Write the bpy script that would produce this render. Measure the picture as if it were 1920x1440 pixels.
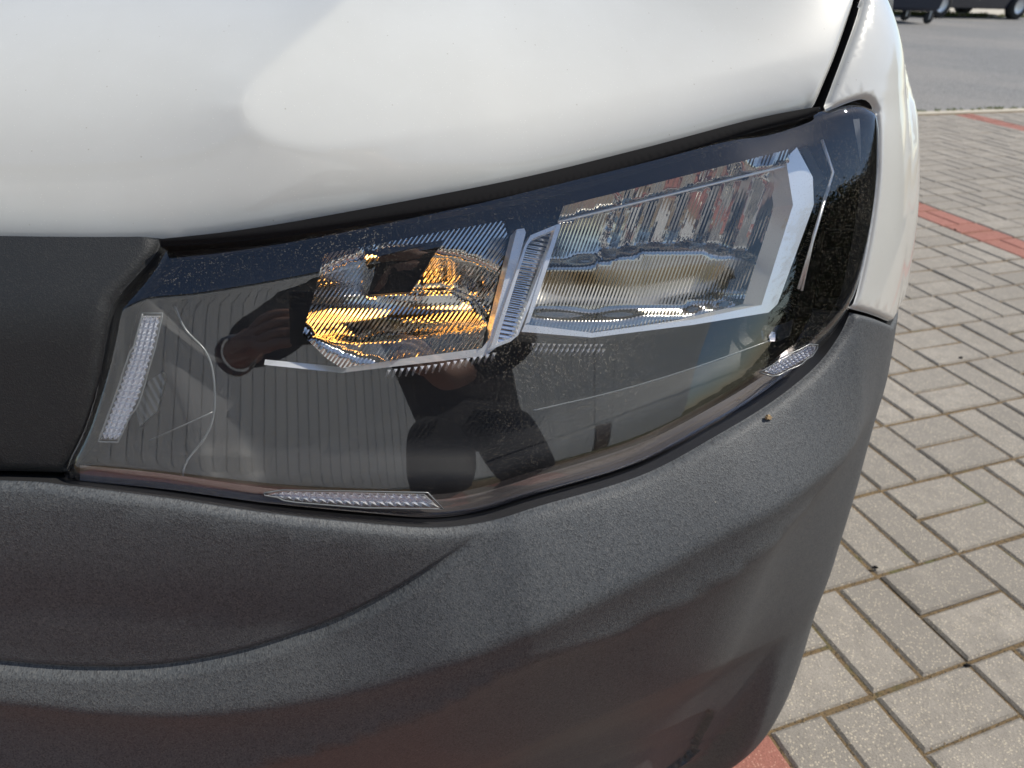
import bpy, math, random
import numpy as np
from mathutils import Vector, Matrix
from mathutils.geometry import delaunay_2d_cdt
random.seed(7); rng = np.random.default_rng(7)
scene = bpy.context.scene
for o in list(bpy.data.objects): bpy.data.objects.remove(o)
COL = scene.collection

# ------------------------------------------------------------------ camera, world, sun, exposure
FPX = 1330.0                                     # focal length in pixels of a 1920-wide frame
CAMZ = 0.978
RC = np.array([[0.998848483, 0.0249820442, 0.0409585776],
               [0.0479761150, -0.520118751, -0.852745435],
               [0.0, 0.853728518, -0.520718367]])   # world -> camera (x right, y down, z forward)
cam_data = bpy.data.cameras.new('camera'); cam = bpy.data.objects.new('camera', cam_data); COL.objects.link(cam)
cam.matrix_world = Matrix(((RC[0,0], -RC[1,0], -RC[2,0], 0.0),
                           (RC[0,1], -RC[1,1], -RC[2,1], 0.0),
                           (RC[0,2], -RC[1,2], -RC[2,2], CAMZ), (0, 0, 0, 1)))
cam_data.sensor_width = 36.0; cam_data.lens = FPX/1920*36.0
cam_data.clip_start = 0.01; cam_data.clip_end = 2000.0
cam_data.dof.use_dof = True; cam_data.dof.focus_distance = 0.46; cam_data.dof.aperture_fstop = 13.0
scene.camera = cam
SUN_AZ, SUN_EL = math.radians(75), math.radians(52)    # azimuth from +Y towards +X
world = bpy.data.worlds.new('World'); scene.world = world; world.use_nodes = True
wn = world.node_tree.nodes; wl = world.node_tree.links
bg = wn['Background']; sky = wn.new('ShaderNodeTexSky'); sky.sky_type = 'NISHITA'; sky.sun_disc = False
sky.sun_elevation = SUN_EL; sky.sun_rotation = SUN_AZ; sky.air_density = 1.0; sky.dust_density = 0.4; sky.ozone_density = 2.5
wl.new(sky.outputs[0], bg.inputs[0]); bg.inputs[1].default_value = 0.132
sun_data = bpy.data.lights.new('sun', 'SUN'); sun = bpy.data.objects.new('sun', sun_data); COL.objects.link(sun)
sun_data.energy = 4.9; sun_data.angle = math.radians(0.53); sun_data.color = (1.0, 0.94, 0.835)
SD = Vector((math.sin(SUN_AZ)*math.cos(SUN_EL), math.cos(SUN_AZ)*math.cos(SUN_EL), math.sin(SUN_EL)))
sun.rotation_euler = SD.to_track_quat('Z', 'Y').to_euler(); sun.location = SD*30
scene.view_settings.view_transform = 'Standard'; scene.view_settings.look = 'None'
scene.view_settings.exposure = 0.08; scene.view_settings.gamma = 1.0; scene.view_settings.use_curve_mapping = False
scene.render.engine = 'CYCLES'
scene.cycles.max_bounces = 14; scene.cycles.glossy_bounces = 8; scene.cycles.transparent_max_bounces = 16
scene.cycles.sample_clamp_indirect = 8.0; scene.cycles.blur_glossy = 0.0

# ------------------------------------------------------------------ object helpers
def link(name, me, parent=None, mat=None):
    o = bpy.data.objects.new(name, me); COL.objects.link(o)
    if parent is not None: o.parent = parent
    if mat is not None and me is not None and not me.materials: me.materials.append(mat)
    return o
def tag(o, label=None, cat=None, group=None, kind=None):
    if label: o['label'] = label
    if cat: o['category'] = cat
    if group: o['group'] = group
    if kind: o['kind'] = kind
    return o
def empty(name, loc=(0, 0, 0), rz=0.0):
    o = bpy.data.objects.new(name, None); COL.objects.link(o); o.location = loc; o.rotation_euler = (0, 0, rz)
    o.empty_display_size = 0.1
    return o
def mesh(name, v, f, smooth=False, uv=None):
    me = bpy.data.meshes.new(name); me.from_pydata([tuple(map(float, p)) for p in v], [], [tuple(map(int, q)) for q in f]); me.update()
    if uv is not None:
        l = me.uv_layers.new(name='UVMap'); vi = np.empty(len(me.loops), dtype=np.int32); me.loops.foreach_get('vertex_index', vi)
        l.data.foreach_set('uv', np.asarray(uv, dtype=np.float32)[vi].ravel())
    if smooth: me.polygons.foreach_set('use_smooth', [True]*len(me.polygons))
    return me
class MB:
    """collects boxes, tubes and lathes into one mesh"""
    def __init__(s): s.v = []; s.f = []
    def add(s, v, f):
        n = len(s.v); s.v += [tuple(p) for p in v]; s.f += [tuple(i+n for i in q) for q in f]; return s
    def box(s, c, d, rz=0.0, bev=0.0):
        c = Vector(c); hx, hy, hz = d[0]/2, d[1]/2, d[2]/2; R = Matrix.Rotation(rz, 3, 'Z')
        if bev <= 0:
            vs = [c+R@Vector((x*hx, y*hy, z*hz)) for z in (-1, 1) for x, y in ((-1, -1), (1, -1), (1, 1), (-1, 1))]
            return s.add(vs, [(3, 2, 1, 0), (4, 5, 6, 7), (0, 1, 5, 4), (1, 2, 6, 5), (2, 3, 7, 6), (3, 0, 4, 7)])
        b = bev; ring = [(-hx+b, -hy), (hx-b, -hy), (hx, -hy+b), (hx, hy-b), (hx-b, hy), (-hx+b, hy), (-hx, hy-b), (-hx, -hy+b)]
        lv = []
        for z, k in ((-hz, 1), (-hz+b, 0), (hz-b, 0), (hz, 1)):
            for x, y in ring:
                lv.append(c+R@Vector((x-math.copysign(b, x)*k*0.99, y-math.copysign(b, y)*k*0.99, z)))
        fs = [tuple(range(7, -1, -1)), tuple(range(24, 32))]
        for r in range(3):
            for i in range(8): j = (i+1) % 8; fs.append((r*8+i, r*8+j, r*8+8+j, r*8+8+i))
        return s.add(lv, fs)
    def tube(s, pts, rad, n=8, cap=True):
        pts = [Vector(p) for p in pts]; rad = rad if hasattr(rad, '__len__') else [rad]*len(pts)
        vs = []; up = None
        for i, p in enumerate(pts):
            d = (pts[min(i+1, len(pts)-1)]-pts[max(i-1, 0)]).normalized()
            if up is None: up = d.orthogonal().normalized()
            up = (up-d*up.dot(d)).normalized(); si = d.cross(up)
            for k in range(n):
                a = 2*math.pi*k/n; vs.append(p+(up*math.cos(a)+si*math.sin(a))*rad[i])
        fs = []
        for i in range(len(pts)-1):
            for k in range(n): j = (k+1) % n; fs.append((i*n+k, i*n+j, (i+1)*n+j, (i+1)*n+k))
        if cap: fs += [tuple(range(n-1, -1, -1)), tuple(range((len(pts)-1)*n, len(pts)*n))]
        return s.add(vs, fs)
    def build(s, name, mat, parent=None, smooth=False):
        return link(name, mesh(name, s.v, s.f, smooth), parent, mat)

# ------------------------------------------------------------------ material helpers
class NT:
    def __init__(s, name):
        s.m = bpy.data.materials.new(name); s.m.use_nodes = True; s.t = s.m.node_tree; s.n = s.t.nodes
        s.bsdf = s.n.get('Principled BSDF'); s.out = s.n.get('Material Output')
    def new(s, typ, **kw):
        x = s.n.new('ShaderNode'+typ)
        for k, v in kw.items(): setattr(x, k, v)
        return x
    def l(s, a, b): s.t.links.new(a, b)
    def set(s, **kw):
        for k, v in kw.items(): s.bsdf.inputs[k.replace('_', ' ')].default_value = v
        return s
    def math(s, op, a, b=None, clamp=False):
        x = s.new('Math', operation=op); x.use_clamp = clamp
        for i, q in enumerate((a, b)):
            if q is None: continue
            if isinstance(q, (int, float)): x.inputs[i].default_value = q
            else: s.l(q, x.inputs[i])
        return x.outputs[0]
    def mixc(s, fac, a, b):
        x = s.new('Mix', data_type='RGBA')
        for i, q in ((0, fac), (6, a), (7, b)):
            if isinstance(q, (int, float)): x.inputs[i].default_value = q
            elif isinstance(q, tuple): x.inputs[i].default_value = q if len(q) == 4 else q+(1,)
            else: s.l(q, x.inputs[i])
        return x.outputs[2]
    def ramp(s, fac, stops):
        x = s.new('ValToRGB'); s.l(fac, x.inputs[0]); e = x.color_ramp.elements
        while len(e) < len(stops): e.new(0.5)
        for q, (p, c) in zip(e, stops):
            q.position = p; q.color = (c, c, c, 1) if isinstance(c, (int, float)) else c+(1,)
        return x.outputs[0]
    def noise(s, scale, co=None, detail=3.0, rough=0.55):
        x = s.new('TexNoise'); x.inputs['Scale'].default_value = scale; x.inputs['Detail'].default_value = detail; x.inputs['Roughness'].default_value = rough
        if co is not None: s.l(co, x.inputs['Vector'])
        return x.outputs[0]
    def voro(s, scale, co=None, feature='F1', out='Distance', rnd=1.0):
        x = s.new('TexVoronoi', feature=feature); x.inputs['Scale'].default_value = scale; x.inputs['Randomness'].default_value = rnd
        if co is not None: s.l(co, x.inputs['Vector'])
        return x.outputs[out]
    def obj(s): return s.new('TexCoord').outputs['Object']
    def uv(s): return s.new('TexCoord').outputs['UV']
    def bump(s, h, strength, dist, normal=None):
        x = s.new('Bump'); x.inputs['Strength'].default_value = strength; x.inputs['Distance'].default_value = dist; s.l(h, x.inputs['Height'])
        if normal is not None: s.l(normal, x.inputs['Normal'])
        s.l(x.outputs[0], s.bsdf.inputs['Normal']); return x.outputs[0]
def simple(name, col, rough=0.5, metal=0.0, **kw):
    n = NT(name); n.set(Base_Color=col+(1,), Roughness=rough, Metallic=metal, **kw); return n.m

# ------------------------------------------------------------------ the van's body surface, in metres
# plan line C(s): heading of the nose in plan against arc length; profile (b = setback, z = height)
_sg = np.arange(-2.2, 3.6, 0.00025)
_hd = np.interp(_sg, [-1.9, -1.04, -.52, -.22, 0, .174, .278, .357, .420, .475, .54, .65, 3.6],
                     [-80, -22, -9, 4, 13, 20, 28, 38, 50, 63, 74, 79, 80])
_k = np.hanning(601); _k /= _k.sum(); _hd = np.radians(np.convolve(np.pad(_hd, 300, mode='edge'), _k, 'valid'))
_cx = np.cumsum(np.cos(_hd))*0.00025; _cy = np.cumsum(np.sin(_hd))*0.00025
_i0 = int(np.argmin(abs(_sg))); _cx += -0.074-_cx[_i0]; _cy += 0.313-_cy[_i0]
_pp = np.array([(.13,.03),(.06,.07),(.03,.12),(.014,.18),(.006,.25),(.001,.33),(-.002,.4055),(-.016,.475),(-.0226,.536),(-.0157,.627),(0,.688),(.032,.7535),
                (.085,.8405),(.111,.877),(.148,.9127),(.209,.9493),(.296,.984),(.48,1.028),(.74,1.075)])
def _spline(x, y, q):
    n = len(x); h = np.diff(x); A = np.zeros((n, n)); r = np.zeros(n); A[0,0] = A[-1,-1] = 1
    for i in range(1, n-1):
        A[i,i-1] = h[i-1]; A[i,i] = 2*(h[i-1]+h[i]); A[i,i+1] = h[i]; r[i] = 3*((y[i+1]-y[i])/h[i]-(y[i]-y[i-1])/h[i-1])
    c = np.linalg.solve(A, r); j = np.clip(np.searchsorted(x, q)-1, 0, n-2); d = q-x[j]
    b = (y[j+1]-y[j])/h[j]-h[j]*(2*c[j]+c[j+1])/3
    return y[j]+b*d+c[j]*d**2+(c[j+1]-c[j])/(3*h[j])*d**3
_pt = np.r_[0, np.cumsum(np.hypot(*np.diff(_pp, axis=0).T))]; TMAX = _pt[-1]
_tg = np.arange(0, TMAX, 0.00025)
_pb = _spline(_pt, _pp[:,0], _tg); _pz = _spline(_pt, _pp[:,1], _tg)
def sstep(x, a, b):
    q = np.clip((x-a)/(b-a), 0, 1); return q*q*(3-2*q)
def W(s, t):
    z = np.interp(t, _tg, _pz); q = sstep(z, .62, .74)
    hi = 1-0.52*sstep(s, .10, .50)-0.3*sstep(s, .52, .9); lo = 1-0.55*sstep(s, .17, .52)
    return lo*(1-q)+hi*q
_ez = np.arange(0, 1.2, .01)                     # the corner's own fullness against height
_ee = np.convolve(np.pad(np.interp(_ez, [0,.05,.08,.12,.15,.18,.25,.35,.44,.5,.56,.62,.68,.73,.78,.83,.88,.92,.95,1.2],
      [-.08,-.05,-.03,-.004,.010,.018,.024,.018,.012,.002,-.002,-.005,-.005,-.002,.004,.008,.006,.008,.026,.05]), 3, mode='edge'), np.ones(7)/7, 'valid')
def body(s, t, off=0.0):
    """point of the body surface, off metres out along its normal"""
    s = np.asarray(s, float); t = np.asarray(t, float)
    def P(s, t):
        h = np.interp(s, _sg, _hd); z = np.interp(t, _tg, _pz)
        b = np.interp(t, _tg, _pb)*W(s, t)-np.interp(z, _ez, _ee)*sstep(s, .18, .5)
        return np.stack([np.interp(s, _sg, _cx)-np.sin(h)*b, np.interp(s, _sg, _cy)+np.cos(h)*b, np.interp(t, _tg, _pz)], -1)
    p = P(s, t)
    if np.ndim(off) == 0 and off == 0.0: return p
    e = 0.002; n = np.cross(P(s+e, t)-P(s-e, t), P(s, t+e)-P(s, t-e)); n /= np.linalg.norm(n, axis=-1, keepdims=True)
    return p+n*np.asarray(off)[..., None] if np.ndim(off) else p+n*off
def project(p):
    q = (p-np.array([0, 0, CAMZ]))@RC.T
    return np.stack([960+FPX*q[...,0]/q[...,2], 720+FPX*q[...,1]/q[...,2]], -1)
_gs, _gt = np.meshgrid(np.arange(-.8, .70, .01), np.arange(.1, TMAX-.02, .01)); _gs = _gs.ravel(); _gt = _gt.ravel()
def _facing(s, t):
    e = .002; p = body(s, t); n = np.cross(body(s+e, t)-body(s-e, t), body(s, t+e)-body(s, t-e))
    return np.einsum('ij,ij->i', n, np.array([0, 0, CAMZ])-p) > 0
_ok = _facing(_gs, _gt); _gs = _gs[_ok]; _gt = _gt[_ok]; _gcache = {}
def hit(px, off=0.0):
    """(s, t) of the body surface (off metres out) seen at pixels of the 1920x1440 frame"""
    px = np.asarray(px, float); shp = px.shape[:-1]; px = px.reshape(-1, 2); o = np.broadcast_to(np.asarray(off, float), shp).ravel()
    k = round(float(o.mean()), 2)
    if k not in _gcache: _gcache[k] = project(body(_gs, _gt, k if k else 0.0))
    g = _gcache[k]; st = np.empty((len(px), 2))
    for a in range(0, len(px), 400):
        i = np.argmin(((px[a:a+400, None]-g[None])**2).sum(-1), 1); st[a:a+400] = np.stack([_gs[i], _gt[i]], -1)
    for _ in range(12):
        p0 = project(body(st[:,0], st[:,1], o)); e = 1e-4
        ps = (project(body(st[:,0]+e, st[:,1], o))-p0)/e; pt = (project(body(st[:,0], st[:,1]+e, o))-p0)/e
        det = ps[:,0]*pt[:,1]-ps[:,1]*pt[:,0]; det = np.where(abs(det) < 1e2, np.sign(det+1e-9)*1e2, det); r = px-p0
        d = np.stack([(r[:,0]*pt[:,1]-r[:,1]*pt[:,0])/det, (ps[:,0]*r[:,1]-ps[:,1]*r[:,0])/det], -1)
        st += np.clip(d, -.02, .02)
    st[:,1] = np.clip(st[:,1], .01, TMAX-.01)
    return st.reshape(shp+(2,))
def curve(pts, step=6.0):
    """Catmull-Rom through pixel points"""
    p = np.asarray(pts, float); p = np.vstack([2*p[0]-p[1], p, 2*p[-1]-p[-2]]); out = []
    for i in range(1, len(p)-2):
        n = max(1, int(np.hypot(*(p[i+1]-p[i]))/step)); u = np.linspace(0, 1, n, endpoint=False)[:, None]
        out.append(.5*((2*p[i])+(-p[i-1]+p[i+1])*u+(2*p[i-1]-5*p[i]+4*p[i+1]-p[i+2])*u*u+(-p[i-1]+3*p[i]-3*p[i+1]+p[i+2])*u**3))
    out.append(p[-2:-1]); return np.vstack(out)
def dens(pts, step, close=True):
    p = np.asarray(pts, float); q = np.vstack([p, p[:1]]) if close else p; out = []
    for a, b in zip(q[:-1], q[1:]):
        n = max(1, int(math.ceil(np.hypot(*(b-a))/step))); out.append(a+(b-a)*np.linspace(0, 1, n, endpoint=False)[:, None])
    if not close: out.append(q[-1:])
    return np.vstack(out)
def seg_dist(p, line, rmax=None):
    """distance to an open line; points farther than rmax may come back as rmax"""
    p = np.asarray(p, float); line = np.asarray(line, float)
    if rmax is not None and len(line) > 14:
        d = np.full(len(p), float(rmax))
        for i in range(0, len(line)-1, 12):
            c = line[i:i+13]; lo = c.min(0)-rmax; hi = c.max(0)+rmax
            k = np.nonzero((p > lo).all(1) & (p < hi).all(1))[0]
            if len(k): d[k] = np.minimum(d[k], seg_dist(p[k], c))
        return d
    a = line[:-1]; b = line[1:]; d = np.full(len(p), 1e9); ab = b-a; L = (ab**2).sum(1)+1e-18
    for i in range(0, len(p), 4000):
        q = p[i:i+4000, None]-a[None]; u = np.clip((q*ab).sum(-1)/L, 0, 1)
        d[i:i+4000] = np.sqrt((((q-u[...,None]*ab)**2).sum(-1)).min(1))
    return d if rmax is None else np.minimum(d, rmax)
def inside(p, poly):
    p = np.asarray(p, float); x, y = p[:,0], p[:,1]; r = np.zeros(len(p), bool); n = len(poly); j = n-1
    for i in range(n):
        xi, yi = poly[i]; xj, yj = poly[j]
        if yi != yj: r ^= ((yi > y) != (yj > y)) & (x < (xj-xi)*(y-yi)/(yj-yi)+xi)
        j = i
    return r
def triangulate(poly, pts):
    n = len(poly); vs = [Vector(p) for p in poly]+[Vector(p) for p in pts]
    o = delaunay_2d_cdt(vs, [(i, (i+1) % n) for i in range(n)], [list(range(n))], 1, 1e-7)
    return np.array([tuple(v) for v in o[0]]), [tuple(f) for f in o[2]]
def panel(name, sides, mat, parent, h=.007, disp=None, skirt=.02, base=0.0, fine=None, skmat=None):
    """a body panel: sides = [(points in (s,t), roll radius, roll depth)], rolled edges, skirt turned inward"""
    poly = np.vstack([s[0][:-1] for s in sides]); poly = dens(poly, h*1.2)
    lo = poly.min(0); hi = poly.max(0)
    def grid(h):
        gx, gy = np.meshgrid(np.arange(lo[0], hi[0], h), np.arange(lo[1], hi[1], h)); gx = gx+(np.arange(gx.shape[0]) % 2)[:, None]*h/2
        g = np.stack([gx.ravel(), gy.ravel()], -1); return g[inside(g, poly)]
    closed = np.vstack([poly, poly[:1]]); rm = max(s[1] for s in sides); g = grid(h); d = seg_dist(g, closed, rm+h); g = g[d > max(rm+h*.3, h*.5)]
    pts = [g]; tg = np.roll(poly, -1, 0)-np.roll(poly, 1, 0); tg /= np.linalg.norm(tg, axis=1, keepdims=True)+1e-12
    ar = .5*np.sum(poly[:,0]*np.roll(poly[:,1], -1)-np.roll(poly[:,0], -1)*poly[:,1]); nr = np.stack([-tg[:,1], tg[:,0]], -1)*np.sign(ar)
    if rm > 0:
        dr_ = np.concatenate([np.array([.05, .13, .25, .4, .6, .85])*rm, np.arange(rm*1.1+h*.3, rm+h*.3, h)])
        for k_, x in enumerate(dr_):
            q = poly+nr*x
            if x > .4*rm: q = q[(k_ % 2)::2]
            q = q[inside(q, poly)]; q = q[seg_dist(q, closed, x*1.2) > x*.93]; pts.append(q)
    pts = np.vstack(pts)
    if fine is not None: pts = np.vstack([pts, fine])
    v2, fs = triangulate(poly, pts)
    def off(q):
        o = np.full(len(q), base); dr = np.zeros(len(q))
        for line, r, dep in sides:
            if r <= 0: continue
            x = np.clip(1-seg_dist(q, line, r)/r, 0, .94); dr += (dep*(1-np.sqrt(1-x*x)))**2
        o -= np.sqrt(dr)
        if disp is not None: o += disp(q)
        return o
    def pos(q): return body(q[:,0], q[:,1], off(q))
    e = .0012; P = pos(v2)
    N = np.cross(pos(v2+[e, 0])-pos(v2-[e, 0]), pos(v2+[0, e])-pos(v2-[0, e])); N /= np.linalg.norm(N, axis=1, keepdims=True)
    # skirt
    cnt = {}
    for f in fs:
        for a, b in zip(f, f[1:]+f[:1]): cnt[(a, b)] = 1
    bd = [(a, b) for a, b in cnt if (b, a) not in cnt]
    ids = sorted({a for e2 in bd for a in e2}); mp = {a: i for i, a in enumerate(ids)}
    nb = body(v2[ids,0], v2[ids,1], off(v2[ids])-skirt); top = P[ids]
    V = np.vstack([P, top, nb]); n0 = len(P); m = len(ids); F = list(fs)
    for a, b in bd: F.append((n0+mp[b], n0+mp[a], n0+m+mp[a], n0+m+mp[b]))
    me = mesh(name, V, F, True, np.vstack([v2, v2[ids], v2[ids]-[0, skirt]]))
    cn = [tuple(x) for x in N]
    sk = np.zeros((len(V), 3)); me.update(); nn = np.array([tuple(v.normal) for v in me.vertices]); nn[:n0] = N
    me.normals_split_custom_set_from_vertices([tuple(x) for x in nn])
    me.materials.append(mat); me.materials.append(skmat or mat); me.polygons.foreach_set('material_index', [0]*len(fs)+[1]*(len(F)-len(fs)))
    return link(name, me, parent, mat)
# ------------------------------------------------------------------ materials
def m_paint():
    n = NT('white_van_paint'); n.set(Base_Color=(.70, .70, .665, 1), Roughness=.36, Coat_Weight=1.0, Coat_Roughness=.03, Coat_IOR=1.5)
    u = n.uv(); sp = n.voro(330, u); rn = n.voro(330, u, out='Color'); fine = n.voro(520, u); fr = n.voro(520, u, out='Color')
    a = n.math('MULTIPLY', n.math('LESS_THAN', sp, .17), n.math('GREATER_THAN', rn, .90))
    c = n.mixc(n.ramp(n.noise(6, u, 6, .65), [(.35, 0.0), (.75, 1.0)]), (.60, .605, .575), (.55, .55, .515))
    c = n.mixc(n.math('MULTIPLY', a, .6), c, (.33, .30, .25))
    b = n.math('MULTIPLY', n.math('LESS_THAN', fine, .11), n.math('GREATER_THAN', fr, .62)); c = n.mixc(n.math('MULTIPLY', b, .6), c, (.88, .88, .80)); n.l(c, n.bsdf.inputs['Base Color'])
    st = n.new('Mapping'); st.inputs['Scale'].default_value = (260, 9, 1); n.l(u, st.inputs[0]); run = n.ramp(n.noise(1.0, st.outputs[0], 3), [(.66, 0.0), (.80, 1.0)])
    film = n.noise(30, u, 6, .7); n.l(n.math('ADD', n.math('MULTIPLY', film, .07), n.math('MULTIPLY', run, .10)), n.bsdf.inputs['Coat Roughness'])
    n.bump(n.noise(700, u, 2), .03, .0004); return n.m
def m_plastic(name, grain=True, k=1.0):
    n = NT(name); n.set(Roughness=.58, Specular_IOR_Level=.36)
    u = n.uv(); v = n.voro(1250, u); vc = n.voro(1250, u, out='Color'); d = n.noise(11, u, 5, .65)
    dust = n.ramp(d, [(.40, 0.0), (.75, 1.0)])
    c = n.mixc(n.math('MULTIPLY', dust, .35), (.064*k, .070*k, .076*k), (.098*k, .101*k, .102*k))
    if grain:
        c = n.mixc(n.math('MULTIPLY', n.math('GREATER_THAN', vc, .72), .55), c, (.11*k, .112*k, .112*k)); c = n.mixc(n.math('MULTIPLY', n.math('LESS_THAN', vc, .30), .5), c, (.022, .022, .024))  # lighter flecks paint sun-caught grain facets into the base colour
    fl = n.math('MULTIPLY', n.math('LESS_THAN', n.voro(70, u), .03), n.math('GREATER_THAN', n.voro(70, u, out='Color'), .7))
    c = n.mixc(n.math('MULTIPLY', fl, .7), c, (.30, .28, .23)); n.l(c, n.bsdf.inputs['Base Color'])
    n.l(n.math('ADD', n.math('MULTIPLY', dust, .12), .54), n.bsdf.inputs['Roughness'])
    n.bump(n.math('ADD', v, n.math('MULTIPLY', n.noise(2600, u, 2), .4)), .28 if grain else .10, .0006); return n.m
M = {}
M['paint'] = m_paint(); M['grain'] = m_plastic('grained_black_plastic'); M['smooth'] = m_plastic('smooth_black_plastic', True, .30)
M['smooth'].node_tree.nodes['Principled BSDF'].inputs['Specular IOR Level'].default_value = .30
M['dark'] = simple('black_plastic_and_gap_shade', (.012, .012, .013), .6)  # plain black parts; on the painted panels' skirts it paints in gap shade
M['rubber'] = simple('black_rubber', (.007, .007, .008), .85, Specular_IOR_Level=.2)

# ------------------------------------------------------------------ the van
SL, SR, TT = -1.25, 1.5, TMAX-.03                # how far the panels run beyond the frame
van = empty('van', (float(np.interp(0, _sg, _cx)), float(np.interp(0, _sg, _cy)), 0.0))
tag(van, 'white van with grained black plastic bumper and clear headlight, front corner filling the view', 'van')
class _P:                                         # the parts are laid out in world space under the van's root
    pass
def vpart(o):
    o.matrix_parent_inverse = van.matrix_world.inverted() if o.parent is van else o.matrix_parent_inverse; return o
bpy.context.view_layer.update()
def H(pts, off=0.0, smooth=True, step=7.0):
    c = curve(pts, step) if smooth else dens(pts, step, False); return hit(c, off(c[:,0]) if callable(off) else off)
LENS_OFF = -.005
# shared lines (pixels)
bon_low = [(-20, 453), (150, 459), (300, 454), (450, 437), (640, 405), (800, 375), (960, 343), (1200, 285), (1400, 232), (1500, 210), (1526, 203)]
lens_left = [(290, 448), (268, 500), (226, 560), (213, 592), (188, 700), (154, 800), (119, 868), (110, 890)]
lens_bot = [(119, 904), (300, 923), (500, 952), (700, 973), (815, 980), (900, 968), (1000, 938), (1200, 877), (1350, 798), (1450, 736), (1528, 672)]
lens_right = [(1540, 662), (1573, 620), (1602, 555), (1626, 450), (1640, 350), (1643, 262), (1638, 215)]
lens_top = [(1628, 199), (1598, 190), (1535, 200), (1400, 228), (1200, 281), (960, 338), (640, 400), (450, 430), (310, 446)]
# bonnet
bl = H(bon_low); corner = H([(1526, 203), (1534, 199), (1540, 188)]); br = H([(1540, 188), (1572, 105), (1600, 25), (1609, 0)])
br_ext = np.array([br[-1], br[-1]+(br[-1]-br[-4])/np.linalg.norm(br[-1]-br[-4])*.12, [br[-1][0]+.06, TT]])
bl = np.vstack([[[SL, bl[0][1]]], bl])
oval = H([(900, -230), (760, -110), (640, 5), (540, 92), (470, 160), (453, 205), (485, 250), (560, 274), (650, 272), (800, 250), (960, 222), (1150, 183), (1350, 140), (1450, 118), (1530, 104), (1640, 80)])
ovp = np.vstack([oval, [[.9, oval[-1][1]], [.9, TT+.2], [oval[0][0], TT+.2]]])
def bon_disp(q):
    d = seg_dist(q, oval[::5])*np.where(inside(q, ovp), -1, 1); w = .002
    sp = w*np.logaddexp(0, d/w); L = .13; return -.24*L*(1-np.exp(-sp/L))*(1-.60*sstep(q[:,0], -.05, .12)-.3*sstep(q[:,0], .26, .40))
def around(line, ds): 
    t = np.gradient(line, axis=0); t /= np.linalg.norm(t, axis=1, keepdims=True)+1e-12; nrm = np.stack([-t[:,1], t[:,0]], -1)
    return np.vstack([line+nrm*d for d in ds])
ofine = around(oval[::2], (-.009, -.006, -.0035, -.0015, 0, .0015, .0035, .006, .009))
BON = [(bl, .030, .009), (np.vstack([corner, br[1:]]), .008, .008), (br_ext, .008, .008), (np.array([br_ext[-1], [SL, TT]]), 0, 0), (np.array([[SL, TT], bl[0]]), 0, 0)]
_all = np.vstack([s_[0][:-1] for s_ in BON]); ofine = ofine[inside(ofine, _all)]; ofine = ofine[seg_dist(ofine, np.vstack([_all, _all[:1]]), .05) > .036]
vpart(panel('bonnet', BON, M['paint'], van, h=.010, disp=bon_disp, skirt=.03, skmat=M['dark'], fine=ofine))  # turned-in edge coloured black for the shade in the gap, not body white
# front wing
fl = H([(1624, 0), (1615, 30), (1588, 105), (1558, 186)]); fc = H([(1558, 186), (1555, 195), (1562, 203)])
ft = H([(1562, 203), (1600, 189), (1625, 183), (1640, 190), (1648, 205)])
fr = H([(1648, 205), (1651, 262), (1648, 350), (1634, 450), (1611, 555), (1600, 579)])
fb = H([(1600, 579), (1640, 590), (1676, 604)]); fb = np.vstack([fb, [[SR, fb[-1][1]]]])
fx = np.array([[SR, fb[-1][1]], [SR, TT]]); fu = np.array([[SR, TT], [br_ext[-1][0]+.012, TT]]); fi = np.vstack([fu[-1:], br_ext[-2:-1]+[[.011, 0]], fl[:1]])
def wing_disp(q):
    crease = np.interp(q[:,0], [.40, .47, .52, .60, .75, SR], [.84, .90, .965, 1.0, 1.02, 1.03]); d = crease-q[:,1]
    return .007*sstep(d, -.004, .03)*sstep(q[:,0], .465, .53)
WING = [(fi, .008, .008), (np.vstack([fl, fc[1:]]), .008, .008), (ft, .006, .006), (fr, .004, .004), (fb, .006, .006), (fx, 0, 0), (fu, 0, 0)]
vpart(panel('front_wing', WING, M['paint'], van, h=.010, disp=wing_disp, skirt=.012, skmat=M['dark']))  # black skirt paints the seam's shade onto the wing's turned-in edge
seam = H([(1545, 203), (1551, 188), (1580, 105), (1607, 30), (1617, 0)]); seam = np.vstack([seam, br_ext[1:]+[[.006, 0]]])
vpart(panel('seam_seal', [(seam+[[.010, 0]], 0, 0), (np.vstack([seam[-1:]+[[.012, 0]], seam[-1:]-[[.012, 0]]]), 0, 0), ((seam-[[.012, 0]])[::-1], 0, 0), (np.vstack([seam[:1]-[[.012, 0]], seam[:1]+[[.012, 0]]]), 0, 0)], M['rubber'], van, h=.012, base=-.018, skirt=.004))
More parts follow.
